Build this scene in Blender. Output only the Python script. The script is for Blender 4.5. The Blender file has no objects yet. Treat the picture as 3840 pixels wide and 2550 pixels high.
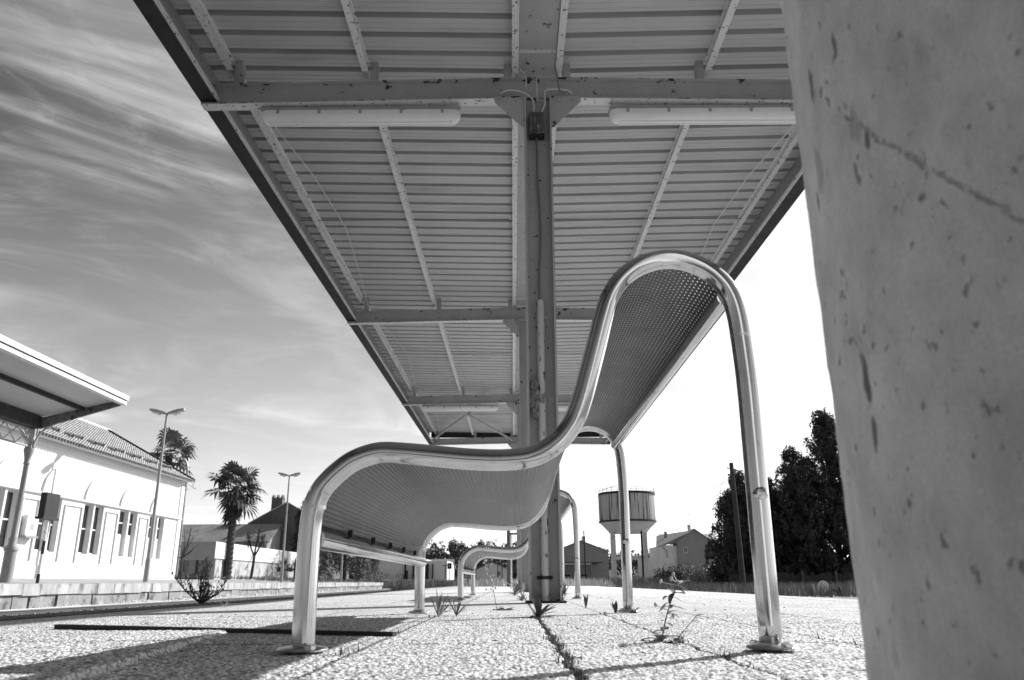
import bpy, math, random
import numpy as np
from mathutils import Vector
R = math.radians
random.seed(7); rng = np.random.default_rng(7)
SC = bpy.context.scene; COL = SC.collection

# ------------------------------------------------------------------ camera
cd = bpy.data.cameras.new('camera'); cam = bpy.data.objects.new('camera', cd); COL.objects.link(cam)
cd.sensor_width = 36.0; cd.lens = 27.445; cd.clip_start = 0.02; cd.clip_end = 3000
cam.location = (0, 0, 0.14)
TILT, ROLL = R(17.223), 0.005
f = Vector((0, math.cos(TILT), math.sin(TILT))); r0 = Vector((1, 0, 0)); u0 = Vector((0, -math.sin(TILT), math.cos(TILT)))
r1 = r0*math.cos(ROLL) - u0*math.sin(ROLL); u1 = r0*math.sin(ROLL) + u0*math.cos(ROLL)
from mathutils import Matrix
cam.rotation_euler = Matrix((r1, u1, -f)).transposed().to_euler()
cd.dof.use_dof = True; cd.dof.focus_distance = 3.2; cd.dof.aperture_fstop = 10.0
SC.camera = cam
SC.view_settings.view_transform = 'Standard'; SC.view_settings.look = 'None'
SC.view_settings.exposure = 0.4; SC.view_settings.gamma = 1.0
SC.cycles.max_bounces = 8; SC.cycles.diffuse_bounces = 5; SC.cycles.transparent_max_bounces = 16

# ------------------------------------------------------------------ sun and sky
SUN = Vector((1.2, 1.05, 1.0)).normalized()
EL = math.asin(SUN.z); AZ = math.atan2(SUN.x, SUN.y)
ld = bpy.data.lights.new('sun', 'SUN'); ld.energy = 5.0; ld.angle = R(0.5); ld.color = (1, 1, 1)
so = bpy.data.objects.new('sun', ld); COL.objects.link(so); so.location = (20, 20, 30)
so.rotation_euler = (-SUN).to_track_quat('-Z', 'Y').to_euler()

W = bpy.data.worlds.new("World"); SC.world = W; W.use_nodes = True
nt = W.node_tree; N = nt.nodes; L = nt.links; N.clear()
def nd(t, **k):
    n = N.new(t)
    for a, v in k.items(): setattr(n, a, v)
    return n
def mth(op, a, b=None, clamp=False):
    n = nd('ShaderNodeMath', operation=op, use_clamp=clamp)
    for i, v in enumerate((a, b)):
        if v is None: continue
        if isinstance(v, (int, float)): n.inputs[i].default_value = v
        else: L.new(v, n.inputs[i])
    return n.outputs[0]
sky = nd('ShaderNodeTexSky', sky_type='NISHITA'); sky.sun_disc = False; sky.sun_elevation = EL; sky.sun_rotation = AZ
sky.altitude = 100; sky.air_density = 1.0; sky.dust_density = 2.5; sky.ozone_density = 1.0
sep = nd('ShaderNodeSeparateColor'); L.new(sky.outputs[0], sep.inputs[0])
# black and white film behind a red filter: mostly the red of the sky
grey = mth('ADD', mth('MULTIPLY', sep.outputs[0], 0.85), mth('MULTIPLY', sep.outputs[1], 0.15))
tc = nd('ShaderNodeTexCoord'); sx = nd('ShaderNodeSeparateXYZ'); L.new(tc.outputs['Generated'], sx.inputs[0])
zc = mth('MAXIMUM', sx.outputs[2], 0.03)
zz = mth('ADD', zc, 0.12)
cx = nd('ShaderNodeCombineXYZ'); L.new(mth('DIVIDE', sx.outputs[0], zz), cx.inputs[0]); L.new(mth('DIVIDE', sx.outputs[1], zz), cx.inputs[1])
def cloud(rot, scl, nscale, detail, rough, dist, lo, hi, loc=(0, 0, 0)):
    m0 = nd('ShaderNodeMapping'); m0.inputs['Rotation'].default_value = (0, 0, R(-rot)); L.new(cx.outputs[0], m0.inputs[0])
    mp = nd('ShaderNodeMapping'); mp.inputs['Scale'].default_value = scl; mp.inputs['Location'].default_value = loc
    L.new(m0.outputs[0], mp.inputs[0])
    no = nd('ShaderNodeTexNoise'); no.inputs['Scale'].default_value = nscale; no.inputs['Detail'].default_value = detail
    no.inputs['Roughness'].default_value = rough; no.inputs['Distortion'].default_value = dist
    L.new(mp.outputs[0], no.inputs['Vector'])
    mr = nd('ShaderNodeMapRange', interpolation_type='SMOOTHSTEP'); mr.inputs[1].default_value = lo; mr.inputs[2].default_value = hi
    L.new(no.outputs[0], mr.inputs[0]); return mr.outputs[0]
c1 = cloud(40, (1.15, 1.55, 1), 1.15, 10, 0.56, 1.5, 0.43, 0.70)
c2 = cloud(36, (1.2, 2.2, 1), 2.6, 9, 0.62, 1.8, 0.44, 0.76, (3, 1, 0))
c3 = cloud(40, (0.6, 0.9, 1), 0.9, 4, 0.5, 0.3, 0.38, 0.66, (1, 5, 0))
cm = mth('MULTIPLY', mth('ADD', mth('MULTIPLY', c1, 0.95), mth('MULTIPLY', c2, 0.34)), mth('ADD', mth('MULTIPLY', c3, 1.0), 0.18))
# scattered light in thin cloud is stronger near the sun and in the haze low down
dotn = nd('ShaderNodeVectorMath', operation='DOT_PRODUCT'); L.new(tc.outputs['Generated'], dotn.inputs[0]); dotn.inputs[1].default_value = SUN
glow = mth('POWER', mth('MULTIPLY', mth('ADD', dotn.outputs['Value'], 1.0), 0.5, True), 8.0)
lowh = mth('POWER', mth('SUBTRACT', 1.0, zc, True), 4.3)
fwd = mth('MINIMUM', mth('MAXIMUM', mth('ADD', 0.86, mth('MULTIPLY', dotn.outputs['Value'], 0.62)), 0.25), 1.1)
cloudlum = mth('ADD', 5.0, mth('MULTIPLY', glow, 5.0))
haze = mth('ADD', mth('MULTIPLY', lowh, 14.0), mth('MULTIPLY', glow, 12.0))
tot = mth('ADD', mth('MULTIPLY', grey, 0.3), mth('MULTIPLY', fwd, mth('ADD', mth('MULTIPLY', cm, cloudlum), haze)))
bg = nd('ShaderNodeBackground'); bg.inputs[1].default_value = 0.06
cc = nd('ShaderNodeCombineColor')
for i in range(3): L.new(tot, cc.inputs[i])
L.new(cc.outputs[0], bg.inputs[0])
wo = nd('ShaderNodeOutputWorld'); L.new(bg.outputs[0], wo.inputs[0])

# ------------------------------------------------------------------ materials
def mat(name, base, rough=0.7, metal=0.0, var=0.15, scale=3.0, stretch=(1, 1, 1), spots=None, spot2=None, bump=0.0, bscale=40.0, rvar=0.0, spec=0.4, edge=0.0):
    """grey material: slow tone drift, optional chipped / stained spots (colour, scale, threshold, softness), optional bump"""
    m = bpy.data.materials.new(name); m.use_nodes = True; t = m.node_tree; n = t.nodes; l = t.links
    b = n['Principled BSDF']; b.inputs['Roughness'].default_value = rough; b.inputs['Metallic'].default_value = metal
    b.inputs['Specular IOR Level'].default_value = spec
    co = n.new('ShaderNodeTexCoord'); mp = n.new('ShaderNodeMapping'); mp.inputs['Scale'].default_value = stretch
    l.new(co.outputs['Object'], mp.inputs[0])
    no = n.new('ShaderNodeTexNoise'); no.inputs['Scale'].default_value = scale; no.inputs['Detail'].default_value = 6; no.inputs['Roughness'].default_value = 0.65
    l.new(mp.outputs[0], no.inputs['Vector'])
    rp = n.new('ShaderNodeMapRange'); rp.inputs[1].default_value = 0.25; rp.inputs[2].default_value = 0.75
    rp.inputs[3].default_value = base*(1-var); rp.inputs[4].default_value = base*(1+var)
    l.new(no.outputs[0], rp.inputs[0]); cur = rp.outputs[0]
    for sp in (spots, spot2):
        if not sp: continue
        c, s, th, sf = sp
        n2 = n.new('ShaderNodeTexNoise'); n2.inputs['Scale'].default_value = s; n2.inputs['Detail'].default_value = 5; n2.inputs['Roughness'].default_value = 0.6
        l.new(mp.outputs[0], n2.inputs['Vector'])
        src = n2.outputs[0]
        if edge and sp is spots:        # paint flakes first along the top and bottom edges of a member
            sz = n.new('ShaderNodeSeparateXYZ'); l.new(co.outputs['Generated'], sz.inputs[0])
            for op, v in (('SUBTRACT', .5), ('ABSOLUTE', 0), ('MULTIPLY', 2.0), ('POWER', 5.0), ('MULTIPLY', edge)):
                q = n.new('ShaderNodeMath'); q.operation = op; l.new(q_out if op != 'SUBTRACT' else sz.outputs[2], q.inputs[0]); q.inputs[1].default_value = v; q_out = q.outputs[0]
            q = n.new('ShaderNodeMath'); q.operation = 'ADD'; l.new(n2.outputs[0], q.inputs[0]); l.new(q_out, q.inputs[1]); src = q.outputs[0]
        r2 = n.new('ShaderNodeMapRange'); r2.inputs[1].default_value = th; r2.inputs[2].default_value = th+sf; l.new(src, r2.inputs[0])
        mx = n.new('ShaderNodeMix'); mx.data_type = 'FLOAT'; l.new(r2.outputs[0], mx.inputs[0]); l.new(cur, mx.inputs[2]); mx.inputs[3].default_value = c
        cur = mx.outputs[0]
    c3_ = n.new('ShaderNodeCombineColor')
    for i in range(3): l.new(cur, c3_.inputs[i])
    l.new(c3_.outputs[0], b.inputs['Base Color'])
    if rvar:
        r3 = n.new('ShaderNodeMapRange'); r3.inputs[1].default_value = 0.35; r3.inputs[2].default_value = 0.7
        r3.inputs[3].default_value = rough; r3.inputs[4].default_value = rough+rvar
        l.new(no.outputs[0], r3.inputs[0]); l.new(r3.outputs[0], b.inputs['Roughness'])
    if bump:
        n4 = n.new('ShaderNodeTexNoise'); n4.inputs['Scale'].default_value = bscale; n4.inputs['Detail'].default_value = 5
        l.new(mp.outputs[0], n4.inputs['Vector'])
        bp = n.new('ShaderNodeBump'); bp.inputs['Strength'].default_value = bump; bp.inputs['Distance'].default_value = 0.02
        l.new(n4.outputs[0], bp.inputs['Height']); l.new(bp.outputs[0], b.inputs['Normal'])
    return m

M = {}
M['paint'] = mat('weathered_grey_paint', 0.37, 0.55, 0, 0.14, 2.0, spots=(0.06, 18.0, 0.64, 0.03), spot2=(0.45, 6.0, 0.66, 0.05), bump=0.15, bscale=60)
M['paint_rusty'] = mat('rusting_grey_paint', 0.41, 0.6, 0, 0.15, 2.0, spots=(0.04, 9.0, 0.635, 0.02), spot2=(0.09, 38.0, 0.655, 0.04), bump=0.3, bscale=50, edge=0.13)
M['paint_pale'] = mat('pale_flaking_paint', 0.66, 0.55, 0, 0.10, 2.5, spots=(0.08, 26.0, 0.61, 0.03), bump=0.2, bscale=60)
M['dark_steel'] = mat('dark_rusty_steel', 0.028, 0.7, 0, 0.6, 5.0, bump=0.2)
M['roof'] = mat('roof_sheet', 0.48, 0.5, 0, 0.10, 0.8, stretch=(0.5, 3, 1), spots=(0.34, 1.4, 0.56, 0.2))
M['pipe'] = mat('chipped_conduit', 0.52, 0.5, 0, 0.15, 6, stretch=(1, 1, 0.35), spots=(0.035, 30.0, 0.60, 0.03), bump=0.2)
M['steel'] = mat('polished_stainless', 0.56, 0.05, 1.0, 0.10, 5.0, stretch=(1, 1, 0.4), spots=(0.30, 9.0, 0.60, 0.12), rvar=0.14, bump=0.04, bscale=9)
M['plate'] = mat('brushed_plate', 0.62, 0.32, 1.0, 0.12, 20)
M['cable'] = mat('grey_cable', 0.16, 0.5, 0, 0.1)
M['cable_pale'] = mat('pale_cable', 0.6, 0.5, 0, 0.1)
M['black'] = mat('black_iron', 0.018, 0.6, 0, 0.4, 8)
M['black_box'] = mat('black_plastic', 0.02, 0.35, 0, 0.3, 3)
M['white_wall'] = mat('white_plaster', 0.70, 0.9, 0, 0.05, 1.2, spots=(0.62, 0.9, 0.60, 0.15), bump=0.1)
M['off_white'] = mat('grey_plaster', 0.62, 0.9, 0, 0.12, 1.5, bump=0.1)
M['stain_wall'] = mat('stained_wall', 0.42, 0.9, 0, 0.35, 1.4, stretch=(1, 1, 0.5), spots=(0.16, 2.2, 0.52, 0.14), bump=0.3, bscale=8)
M['grey_wall'] = mat('grey_render', 0.30, 0.9, 0, 0.15, 1.0, spots=(0.2, 1.5, 0.6, 0.2))
M['dark_wall'] = mat('dark_weathered_wall', 0.13, 0.9, 0, 0.4, 0.6, stretch=(1, 1, 0.5), spots=(0.05, 1.2, 0.55, 0.2), bump=0.2, bscale=4)
M['tile'] = mat('clay_tile', 0.26, 0.85, 0, 0.35, 4.0, bump=0.4, bscale=9)
M['tile_pale'] = mat('pale_clay_tile', 0.50, 0.85, 0, 0.3, 5.0, bump=0.3, bscale=9)
M['glass_dark'] = mat('dark_window_glass', 0.025, 0.12, 0, 0.2, 2.0, spec=0.5)
M['corr_dark'] = mat('corrugated_sheet', 0.36, 0.5, 0, 0.1, 1.0)
M['corr_white'] = mat('white_corrugated_sheet', 0.78, 0.5, 0, 0.06, 1.0)
M['lamp_glass'] = mat('clear_lamp_cover', 0.6, 0.2, 0, 0.1)
M['galv'] = mat('galvanised_pole', 0.30, 0.5, 0.3, 0.15, 2.0)
M['leaf'] = mat('foliage', 0.075, 0.6, 0, 0.5, 1.2)
M['palm'] = mat('palm_leaf', 0.13, 0.5, 0, 0.5, 1.2)
M['leaf_dark'] = mat('dark_foliage', 0.065, 0.65, 0, 0.8, 2.2)
M['leaf_pale'] = mat('pale_foliage', 0.30, 0.6, 0, 0.4, 1.5)
M['weed'] = mat('weed_leaf', 0.12, 0.5, 0, 0.5, 30)
M['weed_pale'] = mat('pale_weed_leaf', 0.42, 0.55, 0, 0.4, 25)
M['bark'] = mat('bark', 0.055, 0.9, 0, 0.4, 6.0, stretch=(1, 1, 0.3), bump=0.5, bscale=15)
M['pole_wood'] = mat('tarred_wood', 0.06, 0.85, 0, 0.35, 4.0, stretch=(1, 1, 0.15), bump=0.3)
M['grass'] = mat('dry_grass', 0.20, 0.8, 0, 0.5, 0.9)
M['soil'] = mat('dry_soil', 0.22, 0.95, 0, 0.35, 0.35, spots=(0.1, 0.8, 0.55, 0.2), bump=0.5, bscale=3)
M['hill'] = mat('hillside', 0.08, 0.95, 0, 0.4, 0.05)
M['ballast'] = mat('ballast_stone', 0.55, 0.9, 0, 0.3, 7.0, spots=(0.2, 6.0, 0.6, 0.1), bump=0.6, bscale=12)
M['rail'] = mat('rail_steel', 0.07, 0.55, 0.2, 0.2, 1.5, stretch=(2, 0.4, 2), bump=0.1)
M['rail_top'] = mat('rail_head', 0.42, 0.35, 0.6, 0.1, 1.0)
M['plat2'] = mat('station_paving', 0.34, 0.9, 0, 0.2, 1.2, spots=(0.2, 3.0, 0.58, 0.12), bump=0.3, bscale=10)
M['bag'] = mat('crumpled_plastic', 0.22, 0.35, 0, 0.5, 18, bump=0.3)
M['white_disc'] = mat('white_enamel', 0.75, 0.4, 0, 0.08, 6)
M['tank'] = mat('streaked_tank', 0.56, 0.8, 0, 0.15, 1.0, stretch=(2.2, 2.2, 0.05), spots=(0.10, 2.0, 0.50, 0.05), spot2=(0.75, 2.6, 0.58, 0.06))
M['tower_conc'] = mat('tower_concrete', 0.62, 0.85, 0, 0.12, 0.8)
M['letter'] = mat('black_lettering', 0.02, 0.7)

M['perf'] = mat('perforated_steel_sheet', 0.06, 0.38, 0.6, 0.45, 6.0)
M['cut_edge'] = mat('raw_cut_metal', 0.62, 0.4, 0.2, 0.1, 6.0)

def pillar_concrete():
    """cast concrete: fine grain, cement mottling, pits, a broken hairline crack and a damp stain"""
    m = bpy.data.materials.new('pitted_concrete'); m.use_nodes = True; t = m.node_tree; n = t.nodes; l = t.links
    b = n['Principled BSDF']; b.inputs['Roughness'].default_value = 0.9; b.inputs['Specular IOR Level'].default_value = 0.2
    co = n.new('ShaderNodeTexCoord'); s = n.new('ShaderNodeSeparateXYZ'); l.new(co.outputs['Object'], s.inputs[0])
    def mt(op, a, b_=None, cl=False):
        q = n.new('ShaderNodeMath'); q.operation = op; q.use_clamp = cl
        for i, v in enumerate((a, b_)):
            if v is None: continue
            if isinstance(v, (int, float)): q.inputs[i].default_value = v
            else: l.new(v, q.inputs[i])
        return q.outputs[0]
    def noise(sc, det=5, ro=.6, st=(1, 1, 1)):
        mp = n.new('ShaderNodeMapping'); mp.inputs['Scale'].default_value = st; l.new(co.outputs['Object'], mp.inputs[0])
        q = n.new('ShaderNodeTexNoise'); q.inputs['Scale'].default_value = sc; q.inputs['Detail'].default_value = det; q.inputs['Roughness'].default_value = ro; l.new(mp.outputs[0], q.inputs['Vector']); return q.outputs[0]
    def ss(v, a, c):
        q = n.new('ShaderNodeMapRange'); q.interpolation_type = 'SMOOTHSTEP'; q.inputs[1].default_value = a; q.inputs[2].default_value = c; l.new(v, q.inputs[0]); return q.outputs[0]
    big = noise(9, 6, .65); mid = noise(26, 6, .62, (1, 1, .6)); fine = noise(420, 3, .7); wob = noise(60, 4)
    base = mt('MULTIPLY', mt('ADD', .16, mt('ADD', mt('MULTIPLY', big, .42), mt('MULTIPLY', mid, .46))), mt('ADD', .72, mt('MULTIPLY', fine, .56)))
    th = mt('MULTIPLY', mt('ARCTAN2', s.outputs[1], s.outputs[0]), 180/math.pi)      # degrees round the pillar
    z = mt('ADD', s.outputs[2], mt('MULTIPLY', mt('SUBTRACT', wob, .5), .018))
    pits = mt('MULTIPLY', ss(noise(95, 3, .55, (1, 1, .75)), .63, .72), .6)
    pits2 = mt('MULTIPLY', ss(noise(22, 4, .6, (1.2, 1.2, .6)), .60, .78), .4)
    line = mt('ADD', z, mt('MULTIPLY', mt('ADD', th, 172.0), .0062)); cr = mt('ABSOLUTE', mt('SUBTRACT', line, .447))
    crack = mt('MULTIPLY', mt('MULTIPLY', mt('SUBTRACT', 1.0, ss(cr, .0008, .0042)), ss(noise(95, 2), .36, .56)), mt('MULTIPLY', mt('GREATER_THAN', th, -177.0), .5))
    crack = mt('MULTIPLY', crack, mt('LESS_THAN', th, 0.0))
    def stain(t0, z0, wt, wz, k):
        # angles are measured through the back so the seam of the arc tangent does not cut the mark
        thp = mt('ABSOLUTE', mt('SUBTRACT', mt('ABSOLUTE', th), t0)); d = mt('SQRT', mt('ADD', mt('POWER', mt('DIVIDE', thp, wt), 2.0), mt('POWER', mt('DIVIDE', mt('SUBTRACT', z, z0), wz), 2.0)))
        return mt('MULTIPLY', ss(mt('ADD', mt('SUBTRACT', 1.0, d), mt('MULTIPLY', mt('SUBTRACT', noise(55, 5, .65, (1, 1, .4)), .5), 2.2)), .15, .5), k)
    dark = None
    for q in (pits, pits2, crack, stain(180.0, .277, 1.4, .026, .85), stain(180.0, .236, .9, .016, .75), stain(175.4, .528, .9, .018, .7), stain(171.2, .434, .8, .010, .75), stain(173.8, .455, 2.0, .03, .35)):
        dark = q if dark is None else mt('MAXIMUM', dark, q)
    mx = n.new('ShaderNodeMix'); mx.data_type = 'FLOAT'; l.new(dark, mx.inputs[0]); l.new(base, mx.inputs[2]); mx.inputs[3].default_value = .07
    c = n.new('ShaderNodeCombineColor')
    for i in range(3): l.new(mx.outputs[0], c.inputs[i])
    l.new(c.outputs[0], b.inputs['Base Color'])
    h = mt('SUBTRACT', mt('ADD', mt('MULTIPLY', fine, .25), mt('MULTIPLY', mid, .8)), mt('MULTIPLY', dark, .8))
    bp = n.new('ShaderNodeBump'); bp.inputs['Strength'].default_value = .6; bp.inputs['Distance'].default_value = .004; l.new(h, bp.inputs['Height']); l.new(bp.outputs[0], b.inputs['Normal'])
    return m
M['concrete_p'] = pillar_concrete()

def aggregate():
    """exposed-aggregate concrete slabs with dirty joints"""
    m = bpy.data.materials.new('exposed_aggregate'); m.use_nodes = True; t = m.node_tree; n = t.nodes; l = t.links
    b = n['Principled BSDF']; b.inputs['Roughness'].default_value = 0.9; b.inputs['Specular IOR Level'].default_value = 0.25
    co = n.new('ShaderNodeTexCoord')
    vo = n.new('ShaderNodeTexVoronoi'); vo.inputs['Scale'].default_value = 100.0; l.new(co.outputs['Object'], vo.inputs['Vector'])
    vs = n.new('ShaderNodeSeparateColor'); l.new(vo.outputs['Color'], vs.inputs[0])
    no = n.new('ShaderNodeTexNoise'); no.inputs['Scale'].default_value = 1.7; no.inputs['Detail'].default_value = 8; no.inputs['Roughness'].default_value = 0.7
    l.new(co.outputs['Object'], no.inputs['Vector'])
    n2 = n.new('ShaderNodeTexNoise'); n2.inputs['Scale'].default_value = 24; n2.inputs['Detail'].default_value = 4; l.new(co.outputs['Object'], n2.inputs['Vector'])
    def mt(op, a, b_=None, cl=False):
        q = n.new('ShaderNodeMath'); q.operation = op; q.use_clamp = cl
        for i, v in enumerate((a, b_)):
            if v is None: continue
            if isinstance(v, (int, float)): q.inputs[i].default_value = v
            else: l.new(v, q.inputs[i])
        return q.outputs[0]
    stone = mt('ADD', 0.58, mt('MULTIPLY', vs.outputs[0], 0.28))
    stone = mt('MULTIPLY', stone, mt('ADD', 0.55, mt('MULTIPLY', no.outputs[0], 0.85)))
    gap = n.new('ShaderNodeMapRange'); gap.inputs[1].default_value = 0.42; gap.inputs[2].default_value = 0.75; gap.inputs[3].default_value = 1.0; gap.inputs[4].default_value = 0.42
    l.new(vo.outputs['Distance'], gap.inputs[0])
    stone = mt('MULTIPLY', stone, gap.outputs[0])
    s = n.new('ShaderNodeSeparateXYZ'); l.new(co.outputs['Object'], s.inputs[0])
    wob = mt('MULTIPLY', mt('SUBTRACT', n2.outputs[0], 0.5), 0.018)
    X = mt('ADD', s.outputs[0], wob); Y = mt('ADD', s.outputs[1], wob)
    jm = None
    for x, w_, st in ((0.10, 0.0045, 1.0), (0.405, 0.0035, 0.8), (0.785, 0.003, 0.7), (-0.335, 0.006, 0.75), (-0.375, 0.004, 0.5), (-0.85, 0.004, 0.7), (-1.25, 0.003, 0.6), (1.2, 0.004, 0.7), (1.62, 0.004, 0.7), (2.3, 0.012, 0.8), (-2.1, 0.012, 0.8)):
        k = mt('MULTIPLY', mt('LESS_THAN', mt('ABSOLUTE', mt('SUBTRACT', X, x)), w_), st)
        jm = k if jm is None else mt('MAXIMUM', jm, k)
    fy = mt('ABSOLUTE', mt('SUBTRACT', mt('FRACT', mt('ADD', mt('DIVIDE', Y, 0.82), 0.06)), 0.5))
    br = mt('GREATER_THAN', no.outputs[0], 0.47)
    jm = mt('MAXIMUM', jm, mt('MULTIPLY', mt('MULTIPLY', mt('LESS_THAN', fy, 0.010), 0.8), br))
    mx = n.new('ShaderNodeMix'); mx.data_type = 'FLOAT'; l.new(jm, mx.inputs[0]); l.new(stone, mx.inputs[2]); mx.inputs[3].default_value = 0.05
    c = n.new('ShaderNodeCombineColor')
    for i in range(3): l.new(mx.outputs[0], c.inputs[i])
    l.new(c.outputs[0], b.inputs['Base Color'])
    h = mt('SUBTRACT', mt('ADD', mt('MULTIPLY', mt('SUBTRACT', 1.0, vo.outputs['Distance']), 1.0), mt('MULTIPLY', n2.outputs[0], 0.5)), mt('MULTIPLY', jm, 1.5))
    bp = n.new('ShaderNodeBump'); bp.inputs['Strength'].default_value = 0.75; bp.inputs['Distance'].default_value = 0.006
    l.new(h, bp.inputs['Height']); l.new(bp.outputs[0], b.inputs['Normal'])
    return m
M['aggregate'] = aggregate()

# ------------------------------------------------------------------ mesh helpers
class MB:
    def __init__(s): s.v = []; s.f = []; s.mi = []
    def add(s, vs, fs, mi=0):
        o = len(s.v); s.v.extend([tuple(map(float, p)) for p in vs]); s.f.extend([tuple(i+o for i in q) for q in fs]); s.mi.extend([mi]*len(fs)); return s
    def box(s, x0, x1, y0, y1, z0, z1, mi=0):
        p = [(x0,y0,z0),(x1,y0,z0),(x1,y1,z0),(x0,y1,z0),(x0,y0,z1),(x1,y0,z1),(x1,y1,z1),(x0,y1,z1)]
        return s.add(p, [(0,3,2,1),(4,5,6,7),(0,1,5,4),(1,2,6,5),(2,3,7,6),(3,0,4,7)], mi)
    def hexa(s, a, b, mi=0):            # two quads (lists of four points) joined
        return s.add(list(a)+list(b), [(3,2,1,0),(4,5,6,7),(0,1,5,4),(1,2,6,5),(2,3,7,6),(3,0,4,7)], mi)
    def prism(s, poly, axis, a, b, mi=0):   # poly in the two other axes, extruded along axis
        def pt(q, t):
            if axis == 'x': return (t, q[0], q[1])
            if axis == 'y': return (q[0], t, q[1])
            return (q[0], q[1], t)
        n = len(poly); vs = [pt(q, a) for q in poly]+[pt(q, b) for q in poly]
        fs = [tuple(range(n-1, -1, -1)), tuple(range(n, 2*n))]+[(i, (i+1) % n, n+(i+1) % n, n+i) for i in range(n)]
        return s.add(vs, fs, mi)
    def tube(s, path, r, n=10, cap=True, mi=0):
        P = [Vector(p) for p in path]; rs = r if hasattr(r, '__len__') else [r]*len(P)
        T = [((P[min(i+1, len(P)-1)]-P[max(i-1, 0)]).normalized()) for i in range(len(P))]
        up = Vector((0, 1, 0)) if abs(T[0].y) < 0.9 else Vector((1, 0, 0))
        a = (up - T[0]*up.dot(T[0])).normalized(); vs = []; fs = []
        for i, p in enumerate(P):
            a = (a - T[i]*a.dot(T[i])).normalized(); b = T[i].cross(a)
            for k in range(n):
                th = 2*math.pi*k/n; vs.append(p + (a*math.cos(th)+b*math.sin(th))*rs[i])
        for i in range(len(P)-1):
            for k in range(n): fs.append((i*n+k, i*n+(k+1) % n, (i+1)*n+(k+1) % n, (i+1)*n+k))
        if cap: fs.append(tuple(range(n-1, -1, -1))); fs.append(tuple(range((len(P)-1)*n, len(P)*n)))
        return s.add(vs, fs, mi)
    def lathe(s, prof, c, n=24, mi=0):   # prof: (r, z)
        vs = []; fs = []
        for (r_, z) in prof:
            for k in range(n):
                th = 2*math.pi*k/n; vs.append((c[0]+r_*math.cos(th), c[1]+r_*math.sin(th), c[2]+z))
        for i in range(len(prof)-1):
            for k in range(n): fs.append((i*n+k, i*n+(k+1) % n, (i+1)*n+(k+1) % n, (i+1)*n+k))
        fs.append(tuple(range(n-1, -1, -1))); fs.append(tuple(range((len(prof)-1)*n, len(prof)*n)))
        return s.add(vs, fs, mi)
    def ibeam(s, x0, x1, yc, zb0, zb1, h, b, tf=0.009, tw=0.007):   # along x, sloping bottom from zb0 to zb1
        def bar(ya, yb, za, zb):
            s.hexa([(x0, ya, zb0+za), (x0, yb, zb0+za), (x0, yb, zb0+zb), (x0, ya, zb0+zb)], [(x1, ya, zb1+za), (x1, yb, zb1+za), (x1, yb, zb1+zb), (x1, ya, zb1+zb)])
        bar(yc-b/2, yc+b/2, 0, tf); bar(yc-tw/2, yc+tw/2, tf, h-tf); bar(yc-b/2, yc+b/2, h-tf, h); return s
    def build(s, name, m, parent=None, smooth=False, loc=None):
        me = bpy.data.meshes.new(name); base = WL.get(parent.name, Vector()) if parent else Vector(loc or (0, 0, 0))
        me.from_pydata([(x-base[0], y-base[1], z-base[2]) for x, y, z in s.v], [], s.f)
        ms = m if isinstance(m, (list, tuple)) else [m]
        for q in ms: me.materials.append(q)
        if len(ms) > 1: me.polygons.foreach_set('material_index', s.mi)
        if smooth:
            me.polygons.foreach_set('use_smooth', [True]*len(me.polygons))
            if smooth != 'all': me.set_sharp_from_angle(angle=R(45))
        me.update(); o = bpy.data.objects.new(name, me); COL.objects.link(o)
        if parent: o.parent = parent
        else: o.location = base
        WL[o.name] = Vector(base); return o
WL = {}
def thing(name, label, cat, loc=(0, 0, 0), group=None):
    o = bpy.data.objects.new(name, None); COL.objects.link(o); o.location = loc; o.empty_display_size = 0.1; WL[o.name] = Vector(loc)
    return tag(o, label, cat, group)
def tag(o, label, cat, group=None):
    o['label'] = label; o['category'] = cat
    if group: o['group'] = group
    return o
def kind(o, k): o['kind'] = k; return o
def copy_tree(o, parent=None):
    c = o.copy(); COL.objects.link(c); c.parent = parent
    for ch in list(o.children): copy_tree(ch, c)
    return c
def catmull(P, sub=6):
    P = [Vector(p) for p in P]; out = []
    for i in range(len(P)-1):
        p0 = P[max(i-1, 0)]; p1 = P[i]; p2 = P[i+1]; p3 = P[min(i+2, len(P)-1)]
        for k in range(sub):
            t = k/sub; out.append(0.5*((2*p1)+(p2-p0)*t+(2*p0-5*p1+4*p2-p3)*t*t+(3*p1-p0-3*p2+p3)*t**3))
    out.append(P[-1]); return out
def raw(name, V, F, m, parent=None, loc=(0, 0, 0)):     # numpy quads / tris
    base = np.array(WL[parent.name] if parent else loc)
    me = bpy.data.meshes.new(name); V = np.asarray(V, float)-base; F = np.asarray(F, np.int32); k = F.shape[1]
    me.vertices.add(len(V)); me.vertices.foreach_set('co', V.ravel()); me.loops.add(F.size); me.loops.foreach_set('vertex_index', F.ravel())
    me.polygons.add(len(F)); me.polygons.foreach_set('loop_start', np.arange(len(F))*k); me.polygons.foreach_set('loop_total', np.full(len(F), k))
    me.materials.append(m); me.update(calc_edges=True); me.validate()
    o = bpy.data.objects.new(name, me); COL.objects.link(o)
    if parent: o.parent = parent
    else: o.location = base
    WL[o.name] = Vector(base); return o

# ================================================================== SETTING
kind(raw('ground', [(-900, -300, -0.68), (900, -300, -0.68), (900, 1200, -0.68), (-900, 1200, -0.68)], [(0, 1, 2, 3)], M['soil']), 'structure')
# right-hand yard a little higher than the track bed
kind(MB().box(4.6, 300, -40, 400, -0.66, -0.45).build('yard', M['soil']), 'structure')

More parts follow.
